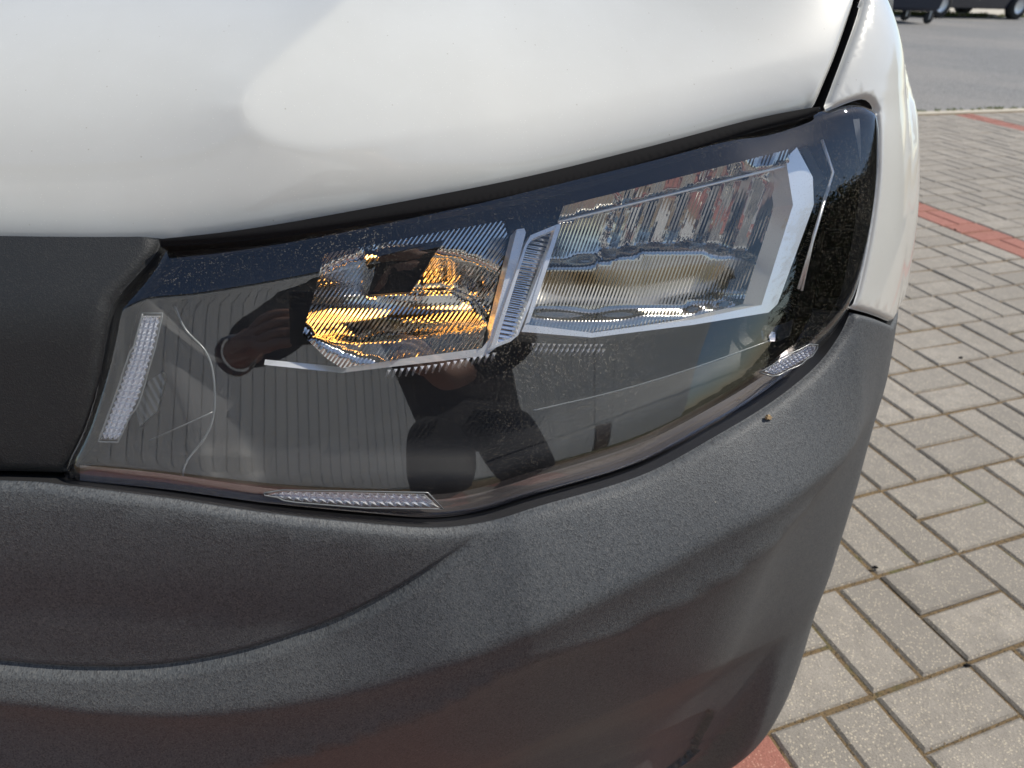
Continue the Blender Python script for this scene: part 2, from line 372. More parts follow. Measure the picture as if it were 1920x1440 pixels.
# centre grille cover
gr = H([(293, 440), (284, 470), (260, 505), (218, 560), (206, 592), (180, 700), (146, 800), (113, 864), (102, 884)])
gb = H([(102, 884), (96, 895), (84, 898), (40, 896), (-20, 894)]); gb = np.vstack([gb, [[SL, gb[-1][1]]]])
gt = np.vstack([[[SL, gb[-1][1]]], [[SL, gr[0][1]]], gr[:1]])
ridge = H([(-200, 582), (0, 580), (120, 577), (205, 570), (260, 560)]); ridge = np.vstack([[[SL, ridge[0][1]]], ridge])
def gr_disp(q):
    d = np.interp(q[:,0], ridge[:,0], ridge[:,1])-q[:,1]; w = .0035
    up = .010*(w*np.logaddexp(0, -d/w)/.03); lo = -.24*(w*np.logaddexp(0, (d-.012)/w)); L = .03
    return -.30*np.minimum(w*np.logaddexp(0, -d/w), .08)+np.maximum(lo, -.03)+.006
vpart(panel('grille_cover', [(gr, .007, .008), (gb, .006, .006), (gt, 0, 0)], M['smooth'], van, h=.009, disp=gr_disp, skirt=.04, fine=around(ridge[1:], (-.006, -.003, 0, .003, .006, .010, .014))))
# bumper
bt = H([(-20, 905), (60, 908), (118, 915), (300, 938), (500, 968), (700, 989), (820, 996), (915, 984), (1010, 954), (1210, 893), (1360, 813), (1460, 752), (1540, 688), (1584, 632), (1606, 588)])
bt2 = H([(1606, 588), (1640, 597), (1676, 611)])
B_PX = {'b1': [(-400, 1190), (-150, 1225), (0, 1243), (150, 1254), (300, 1250), (450, 1224), (600, 1176), (720, 1121), (820, 1062), (900, 1006), (930, 982)],
        'b2': [(-400, 1310), (-200, 1345), (0, 1362), (250, 1363), (420, 1352), (650, 1310), (900, 1232), (1150, 1117), (1350, 1012), (1470, 945), (1560, 880)],
        'b3': [(500, 1590), (700, 1515), (880, 1443), (1000, 1395), (1130, 1341), (1300, 1270), (1420, 1215), (1478, 1186)],
        'fog': [(700, 1530), (1000, 1441), (1150, 1402), (1330, 1361), (1356, 1358), (1363, 1372), (1357, 1400), (1335, 1470), (1290, 1600)]}
def below(q, L):                                   # how far a point lies under a line in t
    return np.interp(q[:,0], L[:,0], L[:,1])-q[:,1]
def soft(d, w): return w*np.logaddexp(0, d/w)
def bump_disp(q):
    s = q[:,0]; d1 = below(q, b1); d2 = below(q, b2); d3 = below(q, b3)
    o = .0030*sstep(d1, -.001, .0050)-.0030*np.exp(-((d1+.0012)/.0020)**2)
    o *= 1-sstep(s, b1[-1][0]-.05, b1[-1][0])
    e2 = 1-.9*sstep(s, .28, .44); dt = below(q, btl); db = below(q, band); o += -.12*np.minimum(soft(dt, .010), .08)*(1-sstep(s, -.05, .1)); o += .58*np.minimum(soft(db, .004), .085)*(1-sstep(s, .22, .42)); x2 = soft(d2, .0022); o += -.95*.045*(1-np.exp(-x2/.045))*e2
    k3 = 1-sstep(s, b3[-1][0]-.02, b3[-1][0]+.012); o += (-.14*np.minimum(soft(d3, .002), .2)+.004*sstep(d3, -.003, .003)*0)*k3
    df = below(q, fog[:70]); dfog = seg_dist(q, fog[::2], .03)*np.where(inside(q, fogp), 1, -1)
    o += -.007*sstep(dfog, 0.0, .0028); return o
btl = np.vstack([[[SL, bt[0][1]]], bt]); B_OFF = {k: 0.0 for k in B_PX}
for _ in range(6):                                 # the form lines follow the surface they themselves shape
    b1, b2, b3, fog = (H(B_PX[k], B_OFF[k]) for k in ('b1', 'b2', 'b3', 'fog'))
    b1, b2, b3 = (q[np.argsort(q[:,0])] for q in (b1, b2, b3)); fogp = np.vstack([fog, [[fog[0][0], fog[-1][1]-.2]]])
    band = np.vstack([b1[b1[:,0] < b1[-1][0]-.03], bt[bt[:,0] > b1[-1][0]+.01]])
    B_OFF = {k: (lambda x, q=q, p=curve(B_PX[k], 7.0): np.interp(np.arange(len(x)), np.arange(len(q)), .5*bump_disp(q)+.5*bump_disp(q))) for k, q in (('b1', b1), ('b2', b2), ('b3', b3))}; B_OFF['fog'] = lambda x: np.full(len(x), float(bump_disp(np.array([[b3[-1][0], b3[-1][1]-.02]]))[0]))
fine = np.vstack([around(b1, (-.007, -.005, -.0035, -.002, -.0008, .0005, .002, .0035, .005, .007)), around(b2, (-.006, -.003, 0, .003, .006)), around(b3, (-.006, -.003, 0, .003, .006)), around(fog, (-.008, -.006, -.004, -.002, 0, .002))])
TB = .12
BUM = [(btl, .007, .008), (np.vstack([bt2, [[SR, bt2[-1][1]]]]), .004, .004), (np.array([[SR, bt2[-1][1]], [SR, TB]]), 0, 0), (np.array([[SR, TB], [SL, TB]]), 0, 0), (np.array([[SL, TB], [SL, btl[0][1]]]), 0, 0)]
fine = fine[(fine[:,1] > TB+.004)]; _all = np.vstack([s_[0][:-1] for s_ in BUM]); fine = fine[inside(fine, _all)]; fine = fine[seg_dist(fine, np.vstack([_all, _all[:1]])) > .009]
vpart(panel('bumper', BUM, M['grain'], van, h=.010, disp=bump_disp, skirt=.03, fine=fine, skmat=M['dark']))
# added unseen black shell behind the panels, blocks sun from inside the nose
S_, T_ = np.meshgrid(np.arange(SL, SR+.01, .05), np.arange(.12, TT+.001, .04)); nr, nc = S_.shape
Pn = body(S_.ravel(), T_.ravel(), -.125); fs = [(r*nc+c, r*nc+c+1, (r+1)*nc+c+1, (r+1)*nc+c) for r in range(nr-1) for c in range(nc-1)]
vpart(link('sun_block_shell', mesh('sun_block_shell', Pn, fs, True), van, M['dark']))
# ------------------------------------------------------------------ headlight materials
def m_lens():
    n = NT('clear_headlight_lens'); n.n.remove(n.bsdf); u = n.uv()
    # thin shell: Schlick reflectance, the same from both sides
    g_ = n.new('NewGeometry'); dp = n.new('VectorMath', operation='DOT_PRODUCT'); n.l(g_.outputs['Normal'], dp.inputs[0]); n.l(g_.outputs['Incoming'], dp.inputs[1])
    fc_ = n.math('SUBTRACT', 1.0, n.math('ABSOLUTE', dp.outputs['Value']), True); fr_ = n.math('ADD', n.math('MULTIPLY', n.math('POWER', fc_, 5.0), .957), .043)
    gl = n.new('BsdfGlossy'); gl.inputs['Roughness'].default_value = .012; gl.inputs['Color'].default_value = (1, 1, 1, 1)
    tr = n.new('BsdfTransparent'); tr.inputs[0].default_value = (.95, .96, .965, 1)
    mx = n.new('MixShader'); n.l(n.math('MULTIPLY', fr_, 2.0, True), mx.inputs[0]); n.l(tr.outputs[0], mx.inputs[1]); n.l(gl.outputs[0], mx.inputs[2])
    # dust: fine specks, denser in drifts, and a thin even film
    d1 = n.math('LESS_THAN', n.voro(800, u), n.math('MULTIPLY', n.math('SUBTRACT', n.noise(7, u, 3), .24, True), .62))
    d2 = n.math('LESS_THAN', n.voro(1300, u), n.math('MULTIPLY', n.math('SUBTRACT', n.noise(9, u, 4), .33, True), .8))
    st = n.new('Mapping'); st.inputs['Scale'].default_value = (900, 16, 1); n.l(u, st.inputs[0])
    streak = n.math('MULTIPLY', n.math('SUBTRACT', n.noise(1.0, st.outputs[0], 2), .62, True), .12)
    df = n.new('BsdfDiffuse'); df.inputs[0].default_value = (.62, .56, .44, 1)
    f = n.math('ADD', n.math('MULTIPLY', d1, .28), n.math('MULTIPLY', d2, .05)); f = n.math('ADD', f, streak); f = n.math('ADD', f, .002)
    m2 = n.new('MixShader'); n.l(f, m2.inputs[0]); n.l(mx.outputs[0], m2.inputs[1]); n.l(df.outputs[0], m2.inputs[2])
    n.l(m2.outputs[0], n.out.inputs[0]); return n.m
def m_chrome(name, ang=None, per=.008, amp=.6, col=(.86, .86, .85), rough=.05, dist=.0012):
    n = NT(name); n.set(Base_Color=col+(1,), Metallic=1.0, Roughness=rough)
    if ang is not None:
        u = n.uv(); mp = n.new('Mapping'); mp.inputs['Rotation'].default_value = (0, 0, ang); n.l(u, mp.inputs[0])
        w = n.new('TexWave', wave_type='BANDS', bands_direction='X', wave_profile='SIN'); w.inputs['Scale'].default_value = .31416/per; w.inputs['Distortion'].default_value = 0.0
        n.l(mp.outputs[0], w.inputs['Vector']); n.bump(w.outputs['Fac'], amp, dist)
    return n.m
M['lens'] = m_lens()
M['bezel'] = simple('black_satin_bezel', (.010, .010, .012), .55, Specular_IOR_Level=.3)
M['housing'] = simple('black_satin_housing', (.008, .008, .009), .45)
M['chrome'] = m_chrome('bright_chrome', rough=.10, col=(.88, .89, .9)); M['satin'] = simple('satin_silver_trim', (.92, .91, .89), .28, .6)
M['bowl'] = m_chrome('fluted_reflector_chrome', -.62, .0070, .22, (.70, .67, .63), .05)
M['bowl2'] = m_chrome('fluted_main_reflector_chrome', -.35, .0062, .14, (.52, .49, .44), .08)
M['facet'] = m_chrome('faceted_reflector_chrome', .2, .0045, .10, (.70, .68, .65), .05)
M['ribbed'] = m_chrome('ribbed_divider_chrome', 1.40, .0085, .4, (.86, .88, .9), .10)
M['prism'] = simple('silvered_prism_plastic', (.78, .79, .82), .22, .7)
M['clearline'] = simple('moulded_clear_plastic_edge', (.15, .16, .165), .22)
def m_emit(name, col, st):
    n = NT(name); n.set(Base_Color=(.8, .4, .1, 1), Roughness=.3); n.bsdf.inputs['Emission Color'].default_value = col+(1,); n.bsdf.inputs['Emission Strength'].default_value = st; return n.m
M['lit'] = m_emit('lit_amber_bulb', (1.0, .48, .11), 20.0)

# ------------------------------------------------------------------ headlight: lens on the body surface, everything else behind it
lamp_c = body(.05, .70)
headlight = empty('headlight', (0, 0, 0)); headlight.parent = van; headlight.name = 'headlight'
headlight.matrix_parent_inverse = van.matrix_world.inverted()
tag(headlight, 'dusty clear headlight with chrome reflectors, left bulb glowing amber')
ll = H(lens_left, LENS_OFF); lb = H(lens_bot, LENS_OFF); lr = H(lens_right, LENS_OFF); lt = H(lens_top, LENS_OFF)
LSIDES = [(np.vstack([ll, lb[:1]]), .014, .010), (np.vstack([lb, lr[:1]]), .006, .005), (np.vstack([lr, lt[:1]]), .022, .006), (np.vstack([lt, ll[:1]]), .014, .010)]
lbc = H([(90, 862), (128, 866), (300, 883), (500, 911), (700, 929), (815, 934), (900, 921), (1000, 890), (1200, 827), (1350, 751), (1450, 688), (1540, 625), (1600, 552)], LENS_OFF)
lcr = H([(150, 610), (212, 590), (290, 563), (400, 549), (590, 512), (800, 462), (1046, 400), (1250, 349), (1480, 288), (1560, 258), (1640, 225)], LENS_OFF)
T_LOW = float(np.interp(.68, _pz, _tg))
def lens_disp(q):                                  # a soft fold along the top: the upper band leans back
    d = q[:,1]-np.interp(q[:,0], lcr[:,0], lcr[:,1]); w = .0016; e = np.interp(q[:,0], lbc[:,0], lbc[:,1])-q[:,1]; lo = w*np.logaddexp(0, e/w)
    return -.42*np.minimum(w*np.logaddexp(0, d/w), .06)*(1-.9*sstep(q[:,0], .28, .39))-.22*np.minimum(lo, .03)*(1-sstep(q[:,0], .34, .42))+.011*sstep(q[:,0], .28, .42)-.004+.09*np.clip(q[:,1]-T_LOW, 0, .20)*(1-sstep(q[:,0], .25, .40))
lens = panel('lens', LSIDES, M['lens'], headlight, h=.006, base=LENS_OFF, skirt=.012, disp=lens_disp, fine=np.vstack([around(lcr[8:-12], (-.004, -.002, 0, .002, .004)), around(lbc[14:-16], (-.004, -.002, 0, .002, .004))]))
sb = [(300, 450), (450, 433), (640, 401), (960, 339), (1200, 281), (1400, 228), (1500, 207), (1534, 202)]; sl_ = [(300, 462), (450, 452), (640, 428), (960, 375), (1200, 314), (1400, 252), (1500, 225), (1534, 212)]
sA = H(sb); sB = H(sl_)
vpart(panel('bonnet_seal', [(sB, .004, .004), (np.vstack([sB[-1:], sA[-1:]]), 0, 0), (sA[::-1], 0, 0), (np.vstack([sA[:1], sB[:1]]), 0, 0)], M['rubber'], van, h=.008, base=.002, skirt=.014))
LPOLY = np.vstack([curve(lens_left, 14), curve(lens_bot, 14), curve(lens_right, 14), curve(lens_top, 14)])
def inset(poly, d):
    poly = np.asarray(poly, float); t = np.roll(poly, -1, 0)-np.roll(poly, 1, 0); t /= np.linalg.norm(t, axis=1, keepdims=True)+1e-9
    ar = .5*np.sum(poly[:,0]*np.roll(poly[:,1], -1)-np.roll(poly[:,0], -1)*poly[:,1]); q = poly+np.stack([-t[:,1], t[:,0]], -1)*np.sign(ar)*d
    return q
def relief(name, poly, off, mat, parent, step=14.0, skirt=0.0, holes=(), smooth=True, edge=None, extra=None, bevel=None):
    """a surface behind the lens: outline in the frame, depth below the body surface from off(px)"""
    poly = dens(poly, edge or step); lo = poly.min(0); hi = poly.max(0)
    gx, gy = np.meshgrid(np.arange(lo[0], hi[0], step), np.arange(lo[1], hi[1], step)); gx = gx+(np.arange(gx.shape[0]) % 2)[:, None]*step/2
    g = np.stack([gx.ravel(), gy.ravel()], -1); g = g[inside(g, poly)]; g = g[seg_dist(g, np.vstack([poly, poly[:1]]), step) > step*.45]
    if extra is not None: g = np.vstack([g, extra[inside(extra, poly)]])
    hs = [dens(h, edge or step) for h in holes]
    for h in hs: g = g[~inside(g, h)]; g = g[seg_dist(g, np.vstack([h, h[:1]]), step) > step*.4]
    vs = [Vector(p) for p in poly]; ed = [(i, (i+1) % len(poly)) for i in range(len(poly))]; fc = [list(range(len(poly)))]
    for h in hs:
        n = len(vs); vs += [Vector(p) for p in h]; ed += [(n+i, n+(i+1) % len(h)) for i in range(len(h))]
    vs += [Vector(p) for p in g]
    o = delaunay_2d_cdt(vs, ed, fc, 1, 1e-4); v2 = np.array([tuple(v) for v in o[0]]); fs = [tuple(f) for f in o[2]]
    for h in hs:
        c = np.array([v2[list(f)].mean(0) for f in fs]); k = inside(c, h); fs = [f for f, q in zip(fs, k) if not q]
    fs = [f[::-1] for f in fs]                    # frame y runs down
    f_ = off if callable(off) else (lambda q: np.full(len(q), float(off)))
    of = f_(v2)
    if bevel: of = of-bevel[1]*np.clip(1-seg_dist(v2, np.vstack([poly, poly[:1]]), bevel[0])/bevel[0], 0, 1)**2
    st = hit(v2, of); P = body(st[:,0], st[:,1], of); V = P; F = fs; uv = v2/1000.0
    if skirt:
        cnt = {(a, b) for f in fs for a, b in zip(f, f[1:]+f[:1])}; bd = [(a, b) for a, b in cnt if (b, a) not in cnt]
        ids = sorted({a for e in bd for a in e}); mp = {a: i for i, a in enumerate(ids)}
        nb = body(st[ids,0], st[ids,1], of[ids]-skirt); n0 = len(P); m = len(ids); V = np.vstack([P, P[ids], nb]); uv = np.vstack([uv, uv[ids], uv[ids]])
        F = list(fs)+[(n0+mp[b], n0+mp[a], n0+m+mp[a], n0+m+mp[b]) for a, b in bd]
    me = mesh(name, V, F, smooth, uv); return link(name, me, parent, mat)
def at(px, off): 
    px = np.atleast_2d(np.asarray(px, float)); st = hit(px, off); return body(st[:,0], st[:,1], np.full(len(px), float(off)))
def wire(name, pts, off, r, mat, parent, smooth=True):
    p = curve(pts, 10) if smooth else np.asarray(pts, float); return MB().tube(at(p, off), r, 6).build(name, mat, parent, True)

R1 = np.array([(567, 628), (597, 522), (606, 476), (705, 458), (790, 440), (948, 412), (956, 440), (920, 575), (903, 652), (640, 690), (612, 672)], float)
R2 = np.array([(986, 613), (1046, 416), (1056, 386), (1250, 338), (1478, 280), (1489, 380), (1434, 574), (1300, 602), (1110, 628)], float)
inner = inset(LPOLY, 10)
relief('housing', LPOLY, lambda q: np.full(len(q), -.108), M['housing'], headlight, 40, skirt=-.085)
def bez(q):
    x, y = q[:,0], q[:,1]; o = np.full(len(q), -.055)
    o += .018*sstep(x, 560, 300)*0 + .022*sstep(430-x+.35*(y-700), -8, 120)            # left cheek comes forward
    o += .014*sstep(y-(905-.43*np.maximum(x-900, 0)), -70, 0)                          # lower lip
    o += -.010*sstep(x-(1555-.12*(y-200)), -10, 30); return o
ex = np.array([(430+.35*(y-700)+d, y) for y in np.arange(500, 960, 12) for d in (-120, -60, 0, 8)])
relief('bezel', inner, bez, M['bezel'], headlight, 22, holes=[R1, R2], extra=None)
# left reflector: upper wall, deep bowl and lower skirt
def bowl1(q):
    x, y = q[:,0], q[:,1]; r = ((x-770)/210)**2+((y-575)/105)**2
    o = -.045-.050*np.clip(1-r, 0, 1)
    shelf = np.interp(x, [560, 690, 760, 850, 885, 915], [560, 552, 546, 544, 560, 600]); up = sstep(shelf-y, -4, 4)*sstep(x, 680, 700)
    o += -.012*up
    seam = np.interp(x, [560, 680, 905], [628, 638, 612]); o += .016*sstep(y-seam, 0, 5)
    return o
shelf_l = curve([(690, 552), (760, 546), (850, 544), (885, 560), (915, 600)], 7); seam_l = curve([(567, 628), (680, 638), (905, 612)], 8)
relief('reflector', R1, bowl1, M['bowl'], headlight, 9, extra=np.vstack([shelf_l+[0, d] for d in (-4, 0, 4)]+[seam_l+[0, d] for d in (0, 5)]))
# main-beam reflector on the right, its upper half cut into upright facets
def bowl2(q):
    x, y = q[:,0], q[:,1]; r = ((x-1235)/300)**2+((y-575)/320)**2; o = -.042-.052*np.clip(1-r, 0, 1)
    shelf = np.interp(x, [1000, 1110, 1200, 1300, 1400, 1440], [500, 488, 466, 462, 480, 500]); up = sstep(shelf-y, -4, 4)
    k = (x+.30*(y-400)-1150)/54.0; tri = abs((k % 1)-.5)*2
    lower = -.058-.013*np.clip((y-shelf)/np.maximum(575-shelf, 20), 0, 1); o = o*up+lower*(1-up)
    o += up*(-.006+np.where(x+.30*(y-400) > 1150, .0045*tri, 0)); seam = np.interp(x, [1000, 1110, 1280, 1430], [585, 590, 580, 555]); o += .014*sstep(y-seam, 0, 6)
    top = np.interp(x, [1046, 1250, 1478], [416, 366, 310]); o += .020*sstep(top-y, 0, 5); return o
ex2 = []
for kk in np.arange(0, 6.6, .5):
    for y in np.arange(290, 520, 9.0): ex2.append((1150+54*kk-.30*(y-400), y))
topl = curve([(1046, 416), (1250, 366), (1478, 310)], 9)
ex2 = np.vstack([np.array(ex2), topl, topl-[0, 5]])
relief('reflector', R2, bowl2, M['bowl2'], headlight, 10, extra=ex2)
wire('trim_line', [(1046, 416), (1250, 366), (1470, 312)], -.030, .0011, M['satin'], headlight)
# chrome trim
def flat(o): return lambda q: np.full(len(q), o)
relief('trim_bar', [(497, 674), (640, 688), (903, 653), (918, 636), (969, 430), (983, 428), (986, 436), (930, 652), (910, 667), (640, 699), (495, 684)], lambda q: -.034-.0022*np.clip((np.interp(q[:,0], [495, 640], [684, 699])-q[:,1])/11, 0, 1)*(q[:,0] < 650), M['satin'], headlight, 12, skirt=.018, smooth=False)
relief('divider', [(921, 652), (985, 462), (998, 447), (1044, 424), (1034, 462), (975, 624), (960, 634)], lambda q: -.036-.014*(650-q[:,1])/220, M['ribbed'], headlight, 10, skirt=.018)
relief('divider_edge', [(985, 458), (995, 441), (1046, 420), (1040, 447), (1036, 450), (1040, 430), (1000, 447), (989, 460), (930, 646), (966, 630), (1027, 470), (1034, 470), (972, 628), (958, 640), (918, 656)], flat(-.031), M['satin'], headlight, 12, skirt=.01, smooth=False)
relief('trim_frame', [(978, 622), (984, 608), (1110, 624), (1300, 599), (1428, 572), (1487, 384), (1474, 302), (1482, 288), (1494, 276), (1524, 332), (1526, 384), (1458, 570), (1441, 586), (1300, 609), (1110, 633)], flat(-.030), M['satin'], headlight, 12, skirt=.02, smooth=False)
relief('trim_frame', [(1500, 279), (1513, 274), (1547, 336), (1520, 357), (1527, 333)], lambda q: -.034-.02*(q[:,0]-1500)/45, M['chrome'], headlight, 12, skirt=.01, smooth=False)
relief('trim_frame', [(984, 608), (1043, 424), (1050, 418), (1051, 426), (993, 604)], flat(-.030), M['satin'], headlight, 12, skirt=.01, smooth=False)
for pts in ([(1541, 262), (1562, 323), (1530, 430), (1497, 542)], [(1553, 350), (1526, 440), (1503, 545)]):
    wire('light_blade', pts, -.026, .0011, M['satin'], headlight, False)
relief('side_blade', [(1436, 640), (1452, 612), (1520, 588), (1498, 620), (1462, 640)], lambda q: -.030-.012*sstep(q[:,0], 1440, 1520), M['chrome'], headlight, 12, skirt=.01, smooth=False)
relief('side_reflector', [(1466, 575), (1532, 386), (1558, 345), (1548, 400), (1500, 560), (1478, 600)], lambda q: -.045-.015*sstep(q[:,0]+.3*q[:,1], 1640, 1680), m_chrome('smoked_ribbed_side', 1.1, .007, .7, (.14, .15, .16), .15), headlight, 10, skirt=.01)
# teeth under the trim
def teeth(pts, n, off, w, h, rows=1):
    mb = MB(); c = curve(pts, 2); L = np.r_[0, np.cumsum(np.hypot(*np.diff(c, axis=0).T))]
    for r in range(rows):
        for i in range(n):
            u = (i+.5+.4*r)/n*L[-1]; p = np.array([np.interp(u, L, c[:,0]), np.interp(u, L, c[:,1])+r*h*.8]); q = [p, p+[w*.55, 0], p+[-w*.15, h], p+[-w*.35, h*.9]]
            a = at(q, off); b = at([p+[w*.2, h*.4]], off+.006)[0]; mb.add(list(a)+[b], [(0, 1, 4), (1, 2, 4), (2, 3, 4), (3, 0, 4)])
    return mb
teeth([(720, 694), (820, 682), (930, 660)], 17, -.031, 13, 17).build('prism_row', M['prism'], headlight)
teeth([(992, 643), (1050, 645), (1130, 645)], 14, -.030, 12, 13, 2).build('prism_row', M['prism'], headlight)
fp = np.vstack([curve([(150, 872), (300, 887), (500, 915), (700, 932), (815, 937), (900, 924), (1000, 894), (1200, 831), (1350, 755), (1450, 692), (1530, 634)], 14), curve([(1528, 664), (1450, 727), (1350, 789), (1200, 867), (1000, 928), (900, 958), (815, 970), (700, 963), (500, 942), (300, 914), (150, 898)], 14)])
relief('lower_flange', fp, lambda q: -.013-.0052*np.clip((q[:,1]-np.interp(q[:,0], [150, 300, 500, 700, 815, 900, 1000, 1200, 1350, 1450, 1530], [872, 887, 915, 932, 937, 924, 894, 831, 755, 692, 634]))/36, 0, 1), m_chrome('smoked_flange_chrome', None, .010, .12, (.90, .80, .77), .12), headlight, 16, skirt=.01)
# moulded reflex strips in the lens
def strip(e1, e2, n, m, off, hgt):
    mb = MB(); a = dens(e1, 3, False); b = dens(e2, 3, False)
    def along(c, u): L = np.r_[0, np.cumsum(np.hypot(*np.diff(c, axis=0).T))]; return np.stack([np.interp(u*L[-1], L, c[:,0]), np.interp(u*L[-1], L, c[:,1])], -1)
    U = np.linspace(0, 1, n+1); A = along(a, U); B = along(b, U); G = A[:,None]+(B-A)[:,None]*np.linspace(0, 1, m+1)[None,:,None]
    P = at(G.reshape(-1, 2), off).reshape(n+1, m+1, 3)
    Cc = (G[1:,1:]+G[:-1,1:]+G[1:,:-1]+G[:-1,:-1])/4; T = at(Cc.reshape(-1, 2), off+hgt).reshape(n, m, 3)
    for i in range(n):
        for j in range(m): mb.add([P[i,j], P[i,j+1], P[i+1,j+1], P[i+1,j], T[i,j]], [(0, 1, 4), (1, 2, 4), (2, 3, 4), (3, 0, 4)])
    ring = np.vstack([dens(e1, 12, False), dens(e2, 12, False)[::-1]]); c = ring.mean(0); ring = c+(ring-c)*np.array([1.03, 1.02])+np.sign(ring-c)*2.0; return mb, ring
for e1, e2, n, m in (([(265, 592), (246, 662), (217, 745), (188, 824)], [(302, 592), (288, 655), (261, 745), (224, 825)], 20, 4),
                     ([(502, 927), (535, 921), (660, 923), (796, 926)], [(503, 931), (560, 940), (680, 950), (824, 952)], 20, 2),
                     ([(1428, 696), (1454, 681), (1515, 648), (1530, 649)], [(1450, 703), (1463, 701), (1520, 670), (1528, 657)], 13, 4)):
    so = -.010 if n == 20 else -.005
    mb, ring = strip(e1, e2, n, m, so, .0035); rs = mb.build('reflex_strip', M['prism'], headlight)
    R_ = at(np.vstack([ring, ring[:1]]), so+.003); MB().tube(R_, .0005, 5).build('strip_rim', M['clearline'], headlight, True)
# light guide and moulded ribs
wire('light_guide', [(328, 575), (348, 618), (385, 658), (400, 702), (402, 770), (386, 818), (352, 862), (343, 886)], -.022, .0007, M['clearline'], headlight)
wire('moulded_rib', [(280, 826), (400, 772)], -.030, .0004, M['clearline'], headlight, False)
wire('moulded_rib', [(1000, 908), (1150, 858), (1300, 788), (1445, 718)], -.020, .0005, M['clearline'], headlight)
wire('moulded_rib', [(1000, 770), (1150, 735), (1300, 690), (1440, 640)], -.030, .0006, M['clearline'], headlight)
relief('guide_lens', [(255, 770), (278, 715), (305, 697), (310, 712), (295, 770), (262, 800)], flat(-.03), m_chrome('etched_guide', .5, .012, .5, (.14, .15, .155), .35), headlight, 12, skirt=.005)
# amber bulb that is lit, half hidden at the top of the left reflector
bp = at([(735, 512)], -.066)[0]; ba = at([(722, 500)], -.085)[0]
ax = Vector(ba)-Vector(bp); ax.normalize()
bulb = MB().tube([Vector(bp)-ax*.010, Vector(bp)-ax*.008, Vector(bp)-ax*.002, Vector(bp)+ax*.006, Vector(bp)+ax*.010], [.001, .0032, .0044, .0042, .0035], 14).build('bulb', M['lit'], headlight, True)
MB().tube([Vector(bp)+ax*.010, Vector(bp)+ax*.028], [.0075, .0085], 14).build('bulb_holder', M['dark'], headlight)
relief('bulb_shield', [(690, 553), (714, 468), (832, 450), (800, 500), (770, 547)], flat(-.052), M['bezel'], headlight, 14, skirt=.01)

# a squashed insect on the bumper
ang_ = np.linspace(0, 2*np.pi, 15, endpoint=False); rad_ = np.array([5.5, 3.2, 6.0, 3.5, 5.0, 3.0, 6.5, 3.4, 5.2, 3.8, 6.2, 3.0, 5.6, 3.3, 4.8])
sp_ = np.stack([1443+rad_*np.cos(ang_), 783+rad_*.9*np.sin(ang_)], -1); so_ = float(bump_disp(hit(np.array([[1443., 783.]])))[0])+.0007
vpart(relief('insect_stain', sp_, flat(so_), simple('dried_insect', (.34, .24, .13), .8), van, 4, skirt=.002))
# ------------------------------------------------------------------ ground
G0 = np.array([.7094, .9739]); EI = np.array([.9331, .3595]); EJ = np.array([.3595, -.9331]); MOD = .2
def g2w(i, j, z=0.0): p = G0+EI*i*MOD+EJ*j*MOD; return (float(p[0]), float(p[1]), z)
ANG = math.atan2(EI[1], EI[0])
def sheet(name, i0, i1, j0, j1, z, mat, n=1):
    v = []; f = []
    for a in range(n+1):
        for b in range(n+1): v.append(g2w(i0+(i1-i0)*a/n, j0+(j1-j0)*b/n, z))
    for a in range(n):
        for b in range(n): f.append((a*(n+1)+b, a*(n+1)+b+1, (a+1)*(n+1)+b+1, (a+1)*(n+1)+b))
    f = [q[::-1] for q in f]
    return link(name, mesh(name, v, f), None, mat)
def m_paver(name, base, alt, stone):
    n = NT(name); n.set(Roughness=.88); o = n.obj(); oi = n.new('ObjectInfo'); gi = n.new('NewGeometry')
    rnd = n.math('FRACT', n.math('ADD', oi.outputs['Random'], gi.outputs['Random Per Island']))
    off = n.new('VectorMath', operation='ADD'); n.l(o, off.inputs[0]); cb = n.new('CombineXYZ'); n.l(n.math('MULTIPLY', rnd, 37.0), cb.inputs[2]); n.l(cb.outputs[0], off.inputs[1]); co = off.outputs[0]
    c = n.mixc(rnd, tuple(x*.82 for x in base), tuple(x*1.14 for x in alt)); c = n.mixc(n.ramp(n.noise(28, co, 5, .7), [(.3, 0.0), (.7, 1.0)]), c, tuple(x*.80 for x in base))
    st = n.voro(270, co); stc = n.voro(270, co, out='Color'); sel = n.math('GREATER_THAN', n.math('ADD', stc, 0.0), .62)
    a = n.math('MULTIPLY', n.math('LESS_THAN', st, .34), sel); c = n.mixc(n.math('MULTIPLY', a, .75), c, stone)
    a2 = n.math('LESS_THAN', n.voro(420, co), .16); c = n.mixc(n.math('MULTIPLY', a2, .5), c, stone)
    a3 = n.math('LESS_THAN', n.voro(300, co), .13); dk = n.noise(600, co, 2); c = n.mixc(n.math('MULTIPLY', n.ramp(dk, [(.50, 0.0), (.64, 1.0)]), .55), c, tuple(x*.40 for x in base))
    wpos = gi.outputs['Position']; c = n.mixc(n.math('MULTIPLY', n.ramp(n.noise(2.2, wpos, 5, .65), [(.38, 0.0), (.68, 1.0)]), .28), c, tuple(x*.55 for x in base)); c = n.mixc(n.math('MULTIPLY', n.ramp(n.noise(7.0, wpos, 4, .6), [(.60, 0.0), (.72, 1.0)]), .25), c, tuple(x*1.25 for x in base))
    n.l(c, n.bsdf.inputs['Base Color'])
    h = n.math('ADD', n.noise(420, co, 4, .7), n.math('MULTIPLY', n.math('SUBTRACT', .4, st), .6)); n.bump(h, .75, .0022); return n.m
M['paver'] = m_paver('grey_concrete_paver', (.292, .263, .224), (.326, .293, .249), (.66, .57, .42))
M['red'] = m_paver('red_concrete_paver', (.37, .145, .105), (.32, .13, .10), (.55, .30, .22))
